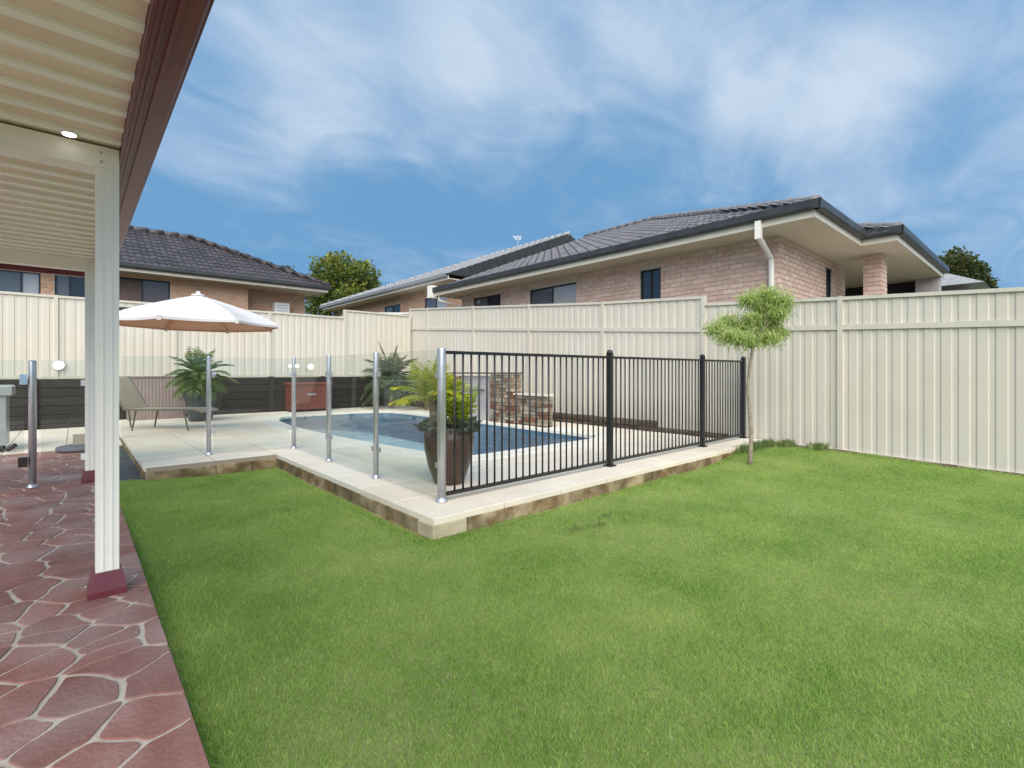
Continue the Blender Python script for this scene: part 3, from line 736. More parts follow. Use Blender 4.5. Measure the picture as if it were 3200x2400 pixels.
# ------------------------------------------------------------------ houses
def wall_boxes(axis, plane, th, a0, a1, z0, z1, ops):
    """wall slab from plane to plane+th with rectangular openings (a0,a1,z0,z1)"""
    A = sorted({a0, a1, *[o[0] for o in ops], *[o[1] for o in ops]}); Zs = sorted({z0, z1, *[o[2] for o in ops], *[o[3] for o in ops]})
    A = [a for a in A if a0 <= a <= a1]; Zs = [z for z in Zs if z0 <= z <= z1]
    b = B(); lo, hi = min(plane, plane + th), max(plane, plane + th)
    for p, q in zip(A, A[1:]):
        for r_, s_ in zip(Zs, Zs[1:]):
            ca, cz = (p + q) / 2, (r_ + s_) / 2
            if any(o[0] < ca < o[1] and o[2] < cz < o[3] for o in ops): continue
            if axis == 'x': b.box(p, q, lo, hi, r_, s_)
            else: b.box(lo, hi, p, q, r_, s_)
    return b
BL, BH, BP = .230, .075, .012
def bricks(parent, runs, mats, n_ind):
    """runs: (axis, plane, outward sign, a0, a1, z0, z1, openings). The n_ind nearest bricks are single objects"""
    items = []
    for axis, plane, sg, a0, a1, z0, z1, ops in runs:
        r_ = 0; z = z0
        while z + BH <= z1 + .02:
            a = a0 - (BL + .013) * (.5 if r_ % 2 else 0)
            while a < a1:
                p, q = max(a, a0), min(a + BL, a1); zt = min(z + BH, z1)
                segs = [(p, q)]
                for o in ops:
                    if o[2] < zt and o[3] > z:
                        ns = []
                        for (u, v) in segs:
                            if v <= o[0] or u >= o[1]: ns.append((u, v))
                            else:
                                if u < o[0]: ns.append((u, o[0]))
                                if v > o[1]: ns.append((o[1], v))
                        segs = ns
                for u, v in segs:
                    if v - u > .03:
                        c = ((u + v) / 2, plane) if axis == 'x' else (plane, (u + v) / 2)
                        items.append((math.hypot(c[0], c[1]) + .0 * z, axis, plane, sg, u, v, z, zt))
                a += BL + .013
            z += BH + .013; r_ += 1
    items.sort(key=lambda t: t[0])
    cache = {}; J = B(); rr = random.Random(3)
    for k, (d, axis, plane, sg, u, v, z, zt) in enumerate(items):
        mi = rr.choice((0, 0, 1, 1, 2)); pj = BP + rr.uniform(-.002, .002)
        if k < n_ind:
            key = (axis, sg, round(v - u, 3), round(zt - z, 3), mi)
            if key not in cache:
                t_ = B(); l, h = v - u, zt - z
                if axis == 'x': t_.box(-l / 2, l / 2, min(0, sg * BP), max(0, sg * BP), 0, h)
                else: t_.box(min(0, sg * BP), max(0, sg * BP), -l / 2, l / 2, 0, h)
                cache[key] = t_.mesh('brick', mats[mi])
            loc = ((u + v) / 2, plane, z) if axis == 'x' else (plane, (u + v) / 2, z)
            link('brick', cache[key], parent, T(loc))
        else:
            lo, hi = min(plane, plane + sg * pj), max(plane, plane + sg * pj)
            if axis == 'x': J.box(u, v, lo, hi, z, zt, mi)
            else: J.box(lo, hi, u, v, z, zt, mi)
    if J.v: stuff(J.build('brickwork', mats, parent))
def window(parent, axis, plane, sg, a0, a1, z0, z1, lights, frame=.035, depth=.07):
    """frame set back in the opening with one pane per light: (fraction0, fraction1, material)"""
    b = B(); inn_ = plane - sg * depth; outp = plane - sg * (depth - .045)
    def bx(p, q, r_, s_, lo=inn_, hi=outp, mi=0):
        lo, hi = min(lo, hi), max(lo, hi)
        if axis == 'x': b.box(p, q, lo, hi, r_, s_, mi)
        else: b.box(lo, hi, p, q, r_, s_, mi)
    bx(a0, a1, z1 - frame, z1); bx(a0, a1, z0, z0 + frame); bx(a0, a0 + frame, z0 + frame, z1 - frame); bx(a1 - frame, a1, z0 + frame, z1 - frame)
    cuts = sorted({l[0] for l in lights if l[0] > .001})
    for c in cuts: bx(a0 + (a1 - a0) * c - frame / 2, a0 + (a1 - a0) * c + frame / 2, z0 + frame, z1 - frame)
    w = b.build('window', M['frame'], parent)
    for f0, f1, m in lights:
        pb_ = B(); lo, hi = plane - sg * (depth - .012), plane - sg * (depth - .018); lo, hi = min(lo, hi), max(lo, hi)
        p, q = a0 + (a1 - a0) * f0 + (frame if f0 < .001 else frame / 2), a0 + (a1 - a0) * f1 - (frame if f1 > .999 else frame / 2)
        if axis == 'x': pb_.box(p, q, lo, hi, z0 + frame, z1 - frame)
        else: pb_.box(lo, hi, p, q, z0 + frame, z1 - frame)
        pb_.build('pane', m, w)
    sb_ = B(); lo, hi = sorted((plane - sg * .02, plane + sg * .03))
    if axis == 'x': sb_.box(a0 - .02, a1 + .02, lo, hi, z0 - .05, z0 - .002)
    else: sb_.box(lo, hi, a0 - .02, a1 + .02, z0 - .05, z0 - .002)
    sb_.build('sill', M['brick'][2], w)
    return w
TW, TL = .30, .34
def tile_mesh(mat_):
    b = B(); prof = [(0, .0), (.05, .030), (.10, .034), (.145, .006), (.19, .004), (.24, .022), (.30, .0)]
    vs = [];
    for s_, dz in ((0, .022), (TL + .03, .0)):
        for x, z in prof: vs.append((x, s_, z + dz))
    m = len(prof)
    for x, z in prof: vs.append((x, 0, z - .012))
    fs = [(i, i + 1, m + i + 1, m + i) for i in range(m - 1)] + [(2 * m + i, 2 * m + i + 1, i + 1, i) for i in range(m - 1)]
    b.add(vs, fs); return b.mesh('roof_tile', mat_)
def tile_plane(roof, O, e, s, poly_in, la, lb_, mats, n_ind, meshes):
    """tiles on the plane through O (eave corner), e along the eave, s up the slope"""
    O, e, s = Vector(O), Vector(e).normalized(), Vector(s).normalized(); nrm_ = e.cross(s)
    M4 = Matrix((( e.x, s.x, nrm_.x, 0), (e.y, s.y, nrm_.y, 0), (e.z, s.z, nrm_.z, 0), (0, 0, 0, 1)))
    items = []
    for r_ in range(int(lb_ / TL) + 1):
        for k in range(int(la / TW) + 1):
            a, b_ = k * TW, r_ * TL
            if poly_in(a + TW / 2, b_ + TL * .45): 
                p = O + e * a + s * b_; items.append(((p - Vector((0, 0, 1.2))).length, p))
    items.sort(key=lambda t: t[0]); J = B(); rr = random.Random(9)
    for k, (d, p) in enumerate(items):
        mi = rr.randrange(2)
        if k < n_ind: link('roof_tile', meshes[mi], roof, T(p + nrm_ * .012) @ M4)
        else:
            mm_ = T(p + nrm_ * .012) @ M4; me = meshes[mi]
            J.add([mm_ @ v.co for v in me.vertices], [tuple(q.vertices) for q in me.polygons], mi)
    if J.v: stuff(J.build('roof_tiling', mats, roof))
def roof_solid(x0, x1, y0, y1, ze, tp, ridge, g0=False, g1=False):
    """hip roof, ridge along 'x' or 'y'; g0/g1 make that end a gable"""
    w = (x1 - x0) / 2 if ridge == 'y' else (y1 - y0) / 2; zr = ze + w * tp
    if ridge == 'y':
        r0 = (x0 + w, y0 if g0 else y0 + w, zr); r1 = (x0 + w, y1 if g1 else y1 - w, zr)
    else:
        r0 = (x0 if g0 else x0 + w, y0 + w, zr); r1 = (x1 if g1 else x1 - w, y0 + w, zr)
    c = [(x0, y0, ze), (x1, y0, ze), (x1, y1, ze), (x0, y1, ze)]
    b = B(); vs = c + [r0, r1]
    if ridge == 'y': fs = [(0, 4, 5, 3)[::-1], (1, 2, 5, 4), (0, 1, 4), (2, 3, 5)]
    else: fs = [(0, 1, 5, 4), (2, 3, 4, 5), (3, 0, 4), (1, 2, 5)]
    b.add(vs, fs + [(3, 2, 1, 0)]); return b, r0, r1, w, zr
def ridge_caps(roof, p, q, m, step=.38, r_=.10):
    p, q = Vector(p), Vector(q); d = q - p; nseg = max(1, int(d.length / step)); J = B()
    for k in range(nseg):
        a, c = p + d * (k / nseg), p + d * ((k + 1.12) / nseg)
        J.tube([a + Vector((0, 0, .02)), c + Vector((0, 0, .0))], [r_, r_ * .86], 8)
    stuff(J.build('ridge_capping', m, roof, True))
def gutter_run(parent, p, q, out, m, h=.125, w=.10, z=0.0):
    """gutter along p-q, out = outward unit vector"""
    p, q, out = Vector(p), Vector(q), Vector(out); b = B()
    sec = [(0, 0), (w * .8, 0), (w, .03), (w, h), (w - .015, h), (w - .015, .04), (.0, .02)]
    vs = [(p + out * s_ + Vector((0, 0, t_))) for s_, t_ in sec] + [(q + out * s_ + Vector((0, 0, t_))) for s_, t_ in sec]; m_ = len(sec)
    b.add(vs, [(i, (i + 1) % m_, m_ + (i + 1) % m_, m_ + i) for i in range(m_)] + [tuple(range(m_))[::-1], tuple(range(m_, 2 * m_))])
    return b.build('gutter', m, parent)

# house on the right
H1 = thing('brick_house', (9, 3.2, -.3), 'pinkish brick house with grey tiled roof behind the right fence', 'house')
SF = 3.53
ops1 = [(5.46, 5.96, 2.35, 3.34), (7.75, 9.36, 2.3, 3.35), (10.54, 11.81, 2.6, 3.40)]
wall_boxes('y', 9.0, .12, 3.2, 12.4, -.3, SF, ops1).build('wall', M['mortar'], H1)
ope = [(11.5, 11.95, 1.4, 3.36)]
wall_boxes('x', 3.2, .12, 9.121, 12.85, -.3, SF, ope).build('wall', M['mortar'], H1)
b = B(); b.box(9.13, 12.84, 3.33, 12.39, -.3, SF - .01); b.build('interior', M['void'], H1)
b = B(); b.box(12.86, 16.6, 5.6, 12.39, -.3, SF - .01); b.build('porch_wall', M['brick'][2], H1)
bricks(H1, [('y', 9.0, -1, 3.2, 12.4, 1.75, SF, ops1), ('x', 3.2, -1, 8.993, 12.85, 1.75, SF, ope)], M['brick'], 300)
window(H1, 'y', 9.0, -1, *ops1[0], [(0, .5, M['pane']), (.5, 1, M['pane'])])
window(H1, 'y', 9.0, -1, *ops1[1], [(0, .5, M['pane_l']), (.5, 1, M['pane_m'])])  # paler pane has a bright reflection put into its glass colour
window(H1, 'y', 9.0, -1, *ops1[2], [(0, .5, M['pane']), (.5, 1, M['pane_m'])])
window(H1, 'x', 3.2, -1, *ope[0], [(0, 1, M['pane'])])
# soffit, fascia, gutters
E1 = 8.28
b = B(); b.box(E1, 22.9, 2.46, 12.95, SF, SF + .03); b.build('soffit', M['soffit'], H1)
b = B(); b.box(10.86, 16.05, 1.93, 2.455, SF, SF + .03); b.build('porch_soffit', M['soffit'], H1)
b = B(); b.box(E1 - .03, E1, 2.43, 12.95, SF - .015, SF + .2); b.build('fascia', M['fascia'], H1)
b = B(); b.box(E1, 10.83, 2.43, 2.46, SF - .015, SF + .2); b.build('fascia', M['fascia'], H1)
b = B(); b.box(10.83, 10.86, 1.90, 2.46, SF - .015, SF + .2); b.build('fascia', M['fascia'], H1)
b = B(); b.box(10.86, 16.1, 1.90, 1.93, SF - .015, SF + .2); b.build('fascia', M['fascia'], H1)
GZ = SF + .085
gutter_run(H1, (E1 - .03, 2.33, GZ), (E1 - .03, 12.95, GZ), (-1, 0, 0), M['gutter'], .14)
gutter_run(H1, (E1 - .13, 2.43, GZ), (10.73, 2.43, GZ), (0, -1, 0), M['gutter'], .14)
gutter_run(H1, (10.83, 1.80, GZ), (10.83, 2.43, GZ), (-1, 0, 0), M['gutter'], .14)
gutter_run(H1, (10.73, 1.90, GZ), (16.1, 1.90, GZ), (0, -1, 0), M['gutter'], .14)
# roof
TP = .404; RZ = SF + .15
rb, r0, r1, w_, zr = roof_solid(E1 - .08, 23.2, 2.38, 12.95, RZ, TP, 'y', False, True)
roof = rb.build('roof', M['gutter'], H1)
tm = [tile_mesh(m) for m in M['tile']]
cs = 1 / math.sqrt(1 + TP * TP)
LE = 12.95 - 2.38
# the slope over the long wall (eave runs along Y, rises towards +X); a counted from the far end
tile_plane(roof, (E1 - .10, 12.95, RZ - .03), (0, -1, 0), (1, 0, TP), lambda a, b_: a < LE + .02 and b_ * cs < w_ and b_ * cs < (LE - a) + .12, LE, w_ / cs, M['tile'], 300, tm)
tile_plane(roof, (E1 - .08, 2.36, RZ - .03), (1, 0, 0), (0, 1, TP), lambda a, b_: b_ * cs < a + .1 and b_ * cs < 15 - a and a < 7, 7, 7, M['tile'], 0, tm)
ridge_caps(roof, (E1 - .05, 2.41, RZ + .03), (r0[0], r0[1], zr + .03), M['tile'][0])
ridge_caps(roof, (r0[0], r0[1], zr + .03), (r1[0], r1[1], zr + .03), M['tile'][0])
rb, q0, q1, w2, z2 = roof_solid(10.76, 16.3, 1.84, 7.5, RZ, TP, 'y')
proof = rb.build('porch_roof', M['gutter'], H1)
tile_plane(proof, (10.74, 7.4, RZ - .03), (0, -1, 0), (1, 0, TP), lambda a, b_: a > 4.2 and b_ * cs < 2.7 and b_ * cs < (5.56 - a) + .1, 5.56, 2.9, M['tile'], 0, tm)
tile_plane(proof, (10.76, 1.82, RZ - .03), (1, 0, 0), (0, 1, TP), lambda a, b_: b_ * cs < a + .1 and b_ * cs < 5.54 - a + .1, 5.54, 2.9, M['tile'], 0, tm)
ridge_caps(proof, (10.80, 1.88, RZ + .03), (q0[0], q0[1], z2 + .03), M['tile'][0])
# downpipe at the corner: square drop, swan neck, round pipe
b = B(); b.box(8.17, 8.25, 3.18, 3.27, SF - .20, SF + .09)
b.tube([(8.21, 3.225, SF - .16), (8.55, 3.26, SF - .27), (8.90, 3.30, SF - .38), (8.94, 3.30, SF - .5)], .045, 10)
b.tube([(8.94, 3.30, SF - .42), (8.94, 3.30, -.3)], .047, 12); b.build('downpipe', M['pipe'], H1)
b = B(); b.tube([(8.35, 12.7, SF + .05), (8.35, 12.7, SF - .15), (8.92, 12.3, SF - .35), (8.92, 12.3, -.3)], .045, 10); b.box(8.1, 8.32, 12.78, 12.98, SF - .08, SF + .3); b.build('downpipe', M['pipe'], H1)
# porch pillar and the far porch end
b = B(); b.box(11.82, 12.25, 2.33, 2.62, -.3, SF); b.build('porch_pillar', M['mortar'], H1)
bricks(H1, [('x', 2.33, -1, 11.813, 12.257, 1.75, SF, []), ('y', 11.82, -1, 2.33, 2.62, 1.75, SF, [])], M['brick'], 0)
b = B(); b.box(15.85, 16.25, 1.97, 2.42, -.3, SF); b.build('end_pillar', M['render'], H1)
b = B(); b.box(16.2, 16.5, 2.42, 5.6, -.3, SF); b.build('porch_recess', M['sleeper'], H1)  # near-black slab: the dark of an open recess put into its colour

# house behind it, on the next block
H2 = thing('brick_house', (9.9, 13.6, -.3), 'farther brick house with pale grey roof behind the fence corner', 'house')
S2 = 4.27
ops2 = [(14.55, 16.05, 3.1, 3.95), (17.9, 19.3, 3.1, 3.95)]
wall_boxes('y', 9.9, .12, 13.55, 24.0, -.3, S2, ops2).build('wall', M['mortar'], H2)
b = B(); b.box(10.03, 20, 13.55, 24.0, -.3, S2 - .01); b.build('interior', M['void'], H2)
bricks(H2, [('y', 9.9, -1, 13.55, 24.0, 2.4, S2, ops2)], M['brick_o'], 0)
window(H2, 'y', 9.9, -1, *ops2[0], [(0, .5, M['pane_l']), (.5, 1, M['pane_m'])])
window(H2, 'y', 9.9, -1, *ops2[1], [(0, .5, M['pane']), (.5, 1, M['pane_m'])])
b = B(); b.box(9.26, 21, 13.5, 24.6, S2, S2 + .03); b.build('soffit', M['soffit'], H2)
b = B(); b.box(9.23, 9.26, 13.5, 24.6, S2 - .02, S2 + .13); b.build('fascia', M['fascia'], H2)
gutter_run(H2, (9.23, 13.5, S2 + .06), (9.23, 24.65, S2 + .06), (-1, 0, 0), M['gutter_l'], .13)
rb, r0, r1, w3, z3 = roof_solid(9.16, 21.2, 13.45, 24.7, S2 + .15, .405, 'y', True, False)
roof2 = rb.build('roof', M['gutter'], H2)
tl_ = [tile_mesh(m) for m in M['tile_l']]
tile_plane(roof2, (9.14, 24.7, S2 + .13), (0, -1, 0), (1, 0, .405), lambda a, b_: b_ * cs < w3 and b_ * cs < a + .1 and a < 11.25, 11.25, w3 / cs, M['tile_l'], 0, tl_)
ridge_caps(roof2, r0, r1, M['tile_l'][0]); ridge_caps(roof2, (9.2, 24.66, S2 + .17), r1, M['tile_l'][0])
an = thing('roof_antenna', (15.2, 16.6, z3), 'thin television antenna on the pale roof ridge', 'antenna')
b = B(); b.tube([(15.2, 16.6, z3 - .2), (15.2, 16.6, z3 + .5)], .016, 6); b.build('mast', M['silver'], an)
b = B(); b.tube([(14.95, 16.38, z3 + .47), (15.45, 16.82, z3 + .47)], .012, 6)
b.build('boom', M['silver'], an)
for k in range(6):
    c = Vector((14.97 + k * .09, 16.4 + k * .08, z3 + .47)); d = Vector((.66, -.75, 0)) * (.2 - .015 * k)
    b = B(); b.tube([c - d, c + d], .008, 5); b.build('element', M['silver'], an)

# house behind the back fence, left
H3 = thing('brick_house', (3, 16, -.3), 'orange brick house with dark brown tiled hip roof behind the umbrella', 'house')
S3 = 3.72
ops3 = [(.80, 1.92, 2.75, 3.62), (-1.9, -.60, 2.6, 3.52), (-.36, .24, 2.6, 3.58)]
wall_boxes('x', 16.0, .12, -6, 3.82, -.3, S3, ops3).build('wall', M['mortar'], H3)
wall_boxes('x', 16.5, .12, 3.82, 5.62, -.3, S3, []).build('wall', M['mortar'], H3)
b = B(); b.box(-5.9, 3.81, 16.13, 21, -.3, S3 - .01); b.build('interior', M['void'], H3)
b = B(); b.box(3.7, 3.819, 16.125, 16.6, -.3, S3); b.build('wall_return', M['brick_o'][2], H3)
bricks(H3, [('x', 16.0, -1, -2.2, 3.82, 2.3, S3, ops3), ('x', 16.5, -1, 3.82, 5.62, 2.3, S3, [])], M['brick_o'], 0)
window(H3, 'x', 16.0, -1, *ops3[0], [(0, .46, M['screen']), (.46, 1, M['pane_b'])])
window(H3, 'x', 16.0, -1, *ops3[1], [(0, .75, M['pane_m']), (.75, 1, M['pane_l'])])
window(H3, 'x', 16.0, -1, *ops3[2], [(0, .45, M['pane_m']), (.45, 1, M['pane'])])
b = B(); b.box(-6.5, 5.95, 15.46, 21.5, S3, S3 + .03); b.build('soffit', M['soffit'], H3)
b = B(); b.box(-6.5, 5.98, 15.43, 15.46, S3 - .03, S3 + .12); b.build('fascia', M['fascia'], H3)
b = B(); b.box(5.95, 5.98, 15.462, 21.5, S3 - .03, S3 + .12); b.build('fascia', M['fascia'], H3)
gutter_run(H3, (-6.5, 15.43, S3 + .05), (6.06, 15.43, S3 + .05), (0, -1, 0), M['gutter'], .12)
gutter_run(H3, (5.98, 15.36, S3 + .05), (5.98, 21.5, S3 + .05), (1, 0, 0), M['gutter'], .12)
rb, r0, r1, w4, z4 = roof_solid(-6.5, 6.03, 15.38, 21.78, S3 + .14, .494, 'x')
roof3 = rb.build('roof', M['gutter'], H3)
td = [tile_mesh(m) for m in M['tile_d']]; c3_ = 1 / math.sqrt(1 + .494 ** 2)
tile_plane(roof3, (6.03, 15.36, S3 + .11), (1, 0, 0), (0, 1, .494), lambda a, b_: False, 1, 1, M['tile_d'], 0, td)
tile_plane(roof3, (-2.4, 15.36, S3 + .11), (1, 0, 0), (0, 1, .494), lambda a, b_: b_ * c3_ < w4 and b_ * c3_ < 8.43 - a + .1, 8.43, w4 / c3_, M['tile_d'], 290, td)
tile_plane(roof3, (6.05, 15.38, S3 + .11), (0, 1, 0), (-1, 0, .494), lambda a, b_: b_ * c3_ < a + .1 and b_ * c3_ < 6.4 - a + .1, 6.4, w4 / c3_, M['tile_d'], 0, td)
ridge_caps(roof3, (6.0, 15.42, S3 + .17), (r1[0], r1[1], z4 + .03), M['tile_d'][0]); ridge_caps(roof3, (r1[0], r1[1], z4 + .03), (r0[0], r0[1], z4 + .03), M['tile_d'][0])
ac = thing('air_conditioner', (4.85, 16.3, 2.7), 'white air conditioner box on the orange brick wall', 'air conditioner')
b = B(); b.box(4.62, 5.05, 16.18, 16.46, 2.75, 3.34, bev=.02); b.build('casing', M['white'], ac)
for k in range(6):
    b = B(); b.box(4.67, 5.0, 16.165, 16.18, 2.84 + k * .08, 2.87 + k * .08); b.build('louvre', M['blind'], ac)
b = B(); b.box(4.6, 5.07, 16.17, 16.49, 2.70, 2.75); b.build('bracket', M['gutter'], ac)

# pale roof beyond the porch and a little roof at the fence corner
sr = thing('shed', (21, 1.9, -.3), 'pale roofed shed beyond the porch at the far right', 'shed')
b = B(); b.box(19.8, 23.6, 1.9, 4.2, -.3, 3.75); b.build('wall', M['render'], sr)
b = B(); b.add([(19.3, 1.4, 3.75), (24.2, 1.4, 3.75), (24.2, 4.6, 3.75), (19.3, 4.6, 3.75), (20.2, 3.0, 4.55), (23.3, 3.0, 4.55)], [(0, 1, 5, 4), (2, 3, 4, 5), (3, 0, 4), (1, 2, 5), (3, 2, 1, 0)]); b.build('roof', M['tile_l'][0], sr)
gs = thing('garden_shed', (7.2, 15, -.3), 'low white garden shed roof behind the fence corner', 'shed')
b = B(); b.box(6.7, 8.9, 14.6, 16.6, -.3, 2.95); b.build('wall', M['fence'], gs)
b = B(); b.add([(6.55, 14.45, 2.96), (9.05, 14.45, 3.16), (9.05, 16.7, 3.16), (6.55, 16.7, 2.96), (6.55, 14.45, 3.02), (9.05, 14.45, 3.22), (9.05, 16.7, 3.22), (6.55, 16.7, 3.02)], [(3, 2, 1, 0), (4, 5, 6, 7), (0, 1, 5, 4), (1, 2, 6, 5), (2, 3, 7, 6), (3, 0, 4, 7)]); b.build('roof', M['white'], gs)

# ------------------------------------------------------------------ pergola
PG = thing('pergola', (-1.5, 3.3, PZ), 'flat-roofed patio cover with cream posts, ribbed ceiling and maroon gutter', 'pergola')
CZ = 2.36
for (x, y) in ((.125, 3.30), (.125, 6.72), (-1.95, 3.3), (-1.95, 6.72)):
    b = B(); b.box(x - .047, x + .047, y - .047, y + .047, PZ, 2.25, bev=.004)
    for sx in (-.018, .018):   # shallow flutes on the faces
        b.box(x + sx - .003, x + sx + .003, y - .050, y - .0465, PZ + .13, 2.24)
    po = b.build('post', M['paint'], PG)
    if x > 0:
        b = B(); z0, z1 = PZ + .006, PZ + .125
        q0 = [(x - .078, y - .078, z0), (x + .078, y - .078, z0), (x + .078, y + .078, z0), (x - .078, y + .078, z0)]
        q1 = [(x - .078, y - .078, z0 + .03), (x + .078, y - .078, z0 + .03), (x + .078, y + .078, z0 + .03), (x - .078, y + .078, z0 + .03)]
        q2 = [(x - .057, y - .057, z1), (x + .057, y - .057, z1), (x + .057, y + .057, z1), (x - .057, y + .057, z1)]
        fs = [(3, 2, 1, 0), (8, 9, 10, 11)] + [(i, (i + 1) % 4, 4 + (i + 1) % 4, 4 + i) for i in range(4)] + [(4 + i, 4 + (i + 1) % 4, 8 + (i + 1) % 4, 8 + i) for i in range(4)]
        b.add(q0 + q1 + q2, fs); b.build('post_skirt', M['maroon'], po)
for y in (3.30, 6.72):
    b = B(); b.box(-2.0, .172, y - .05, y + .05, 2.237, 2.345); b.build('beam', M['paint'], PG)
for yy in (3.30, 6.72):
    for dz in (.03, .075):
        b = B(); b.tube([(.10, yy - .0505, 2.237 + dz), (.10, yy - .056, 2.237 + dz)], .006, 8); b.build('screw', M['silver'], PG)
pitch = .185; y = .38; k = 0
while y < 7.0:
    b = B(); b.box(-2.05, .174, y + .02, min(y + pitch - .02, 7.02), CZ, CZ + .025); b.build('ceiling_pan', M['pan'], PG)
    b = B(); b.box(-2.05, .174, y - .026, y + .026, CZ - .016, CZ + .03, 0); b.build('ceiling_rib', M['rib'], PG)
    y += pitch; k += 1
b = B(); b.box(-2.05, .2, .36, 7.05, CZ + .032, CZ + .06); b.build('roof_sheet', M['paint'], PG)  # roof cut short out of view so more light gets under it
b = B(); b.box(.176, .218, .34, 7.08, 2.315, 2.52); b.build('fascia', M['maroon'], PG)
for xx, w3_ in ((.190, .008), (.206, .006)):
    b = B(); b.box(xx, xx + w3_, .34, 7.08, 2.309, 2.316); b.build('fascia_bead', M['maroon'], PG)
b = B(); b.box(.236, .25, .34, 7.1, 2.310, 2.3215); b.build('gutter_bead', M['maroon'], PG)
b = B(); b.box(.29, .318, .34, 7.1, 2.335, 2.36); b.build('gutter_bead', M['maroon'], PG)
gutter_run(PG, (.2185, .34, 2.322), (.2185, 7.14, 2.322), (1, 0, 0), M['maroon'], .16, .105)
b = B(); b.box(-2.05, .175, 7.06, 7.10, 2.225, 2.52); b.build('end_fascia', M['maroon'], PG)
gutter_run(PG, (-2.05, 7.1005, 2.235), (.22, 7.1005, 2.235), (0, 1, 0), M['maroon'], .16, .105)
dl = thing('downlight', (-.02, 3.17, CZ), 'small lit round downlight in the patio ceiling', 'light')
b = B(); b.lathe((-.02, 3.17, CZ - .022), [(.036, 0), (.038, .006), (.038, .022)], 20); b.build('trim_ring', M['white'], dl, True)
b = B(); b.lathe((-.02, 3.17, CZ - .026), [(.025, 0), (.026, .005)], 20); b.build('lens', M['lamp_and_glint'], dl)

# ------------------------------------------------------------------ water feature and garden edging
WF = thing('stone_water_feature', (6.6, 7.6, DZ), 'stacked ledge-stone water feature wall at the right pool edge', 'water feature')
def ledge(x0, x1, y0, y1, z0, z1):
    b = B(); b.box(x0 + .03, x1, y0 + .03, y1 - .01, z0, z1 - .02); b.build('core', M['edge'], WF)
    rr = random.Random(int(y0 * 100)); z = z0
    while z < z1 - .03:
        h = min(rr.uniform(.055, .095), z1 - z)
        if z1 - z - h < .03: h = z1 - z
        for face in (0, 1):
            a = y0 if face == 0 else x0; e_ = y1 if face == 0 else x1
            while a < e_ - .01:
                l = min(rr.uniform(.10, .26), e_ - a)
                if e_ - a - l < .05: l = e_ - a
                p = rr.uniform(-.012, .018); b = B(); g_ = .004
                if face == 0: b.box(x0 - p, x0 + .06, a + g_, a + l - g_, z + g_, z + h - g_, bev=.006)
                else: b.box(a + g_ if a > x0 else a + .062, a + l - g_, y0 - p, y0 + .06, z + g_, z + h - g_, bev=.006)
                b.build('ledge_stone', M['fstone'][rr.choice((0, 0, 1, 1, 1, 2))], WF); a += l
        z += h
ledge(6.34, 6.52, 6.17, 7.03, .05, .74)
ledge(6.30, 6.54, 7.035, 7.72, .05, 1.14)
ledge(6.30, 6.54, 8.80, 9.4, .05, 1.10)
b = B(); b.box(6.36, 6.5, 7.73, 8.79, .05, 1.10); b.build('rendered_panel', M['render'], WF)
b = B(); b.box(6.27, 6.57, 7.0, 9.43, 1.145, 1.175); b.build('capstone', M['edge'], WF)
b = B(); b.box(6.31, 6.55, 6.15, 7.025, .745, .775); b.build('capstone', M['cap'], WF)
b = B(); b.box(6.28, 6.38, 7.95, 8.55, .82, .85); b.build('spout', M['steel'], WF)
ge_ = thing('garden_edging', (7.4, 6, DZ), 'low dark stone garden edging along the fence behind the pool', 'edging')
rr = random.Random(4); y = 3.5
while y < 12.9:
    l = rr.uniform(.2, .42); tall = .05 if y < 4.6 else .17
    for c in range(1 if tall < .1 else 2):
        b = B(); h = tall if tall < .1 else tall / 2
        b.box(7.34 + rr.uniform(-.02, .015), 7.55, y + .004, y + l - .004, DZ + c * h, DZ + (c + 1) * h - .004 + rr.uniform(-.006, .006), bev=.014); b.build('edging_stone', M['edge'], ge_)
    y += l
b = B(); b.box(7.56, 7.76, 3.5, 13.2, DZ, DZ + .03); struct(b.build('garden_bed', M['mulch']))

ys_ = np.linspace(-5.2, 2.9, 60); sb = B()
sb.add([(x, y, lawn_z(7.7, y) + (.022 if i == 1 else .0) + .012 * noise.noise(Vector((x * 9, y * 4, 0)))) for y in ys_ for i, x in enumerate((7.66 + .03 * noise.noise(Vector((0, y * 3, 2))), 7.72, 7.80))],
       [(3 * j + i, 3 * j + i + 1, 3 * j + i + 4, 3 * j + i + 3) for j in range(59) for i in range(2)])
struct(sb.build('soil_strip', M['mulch'], smooth=True))
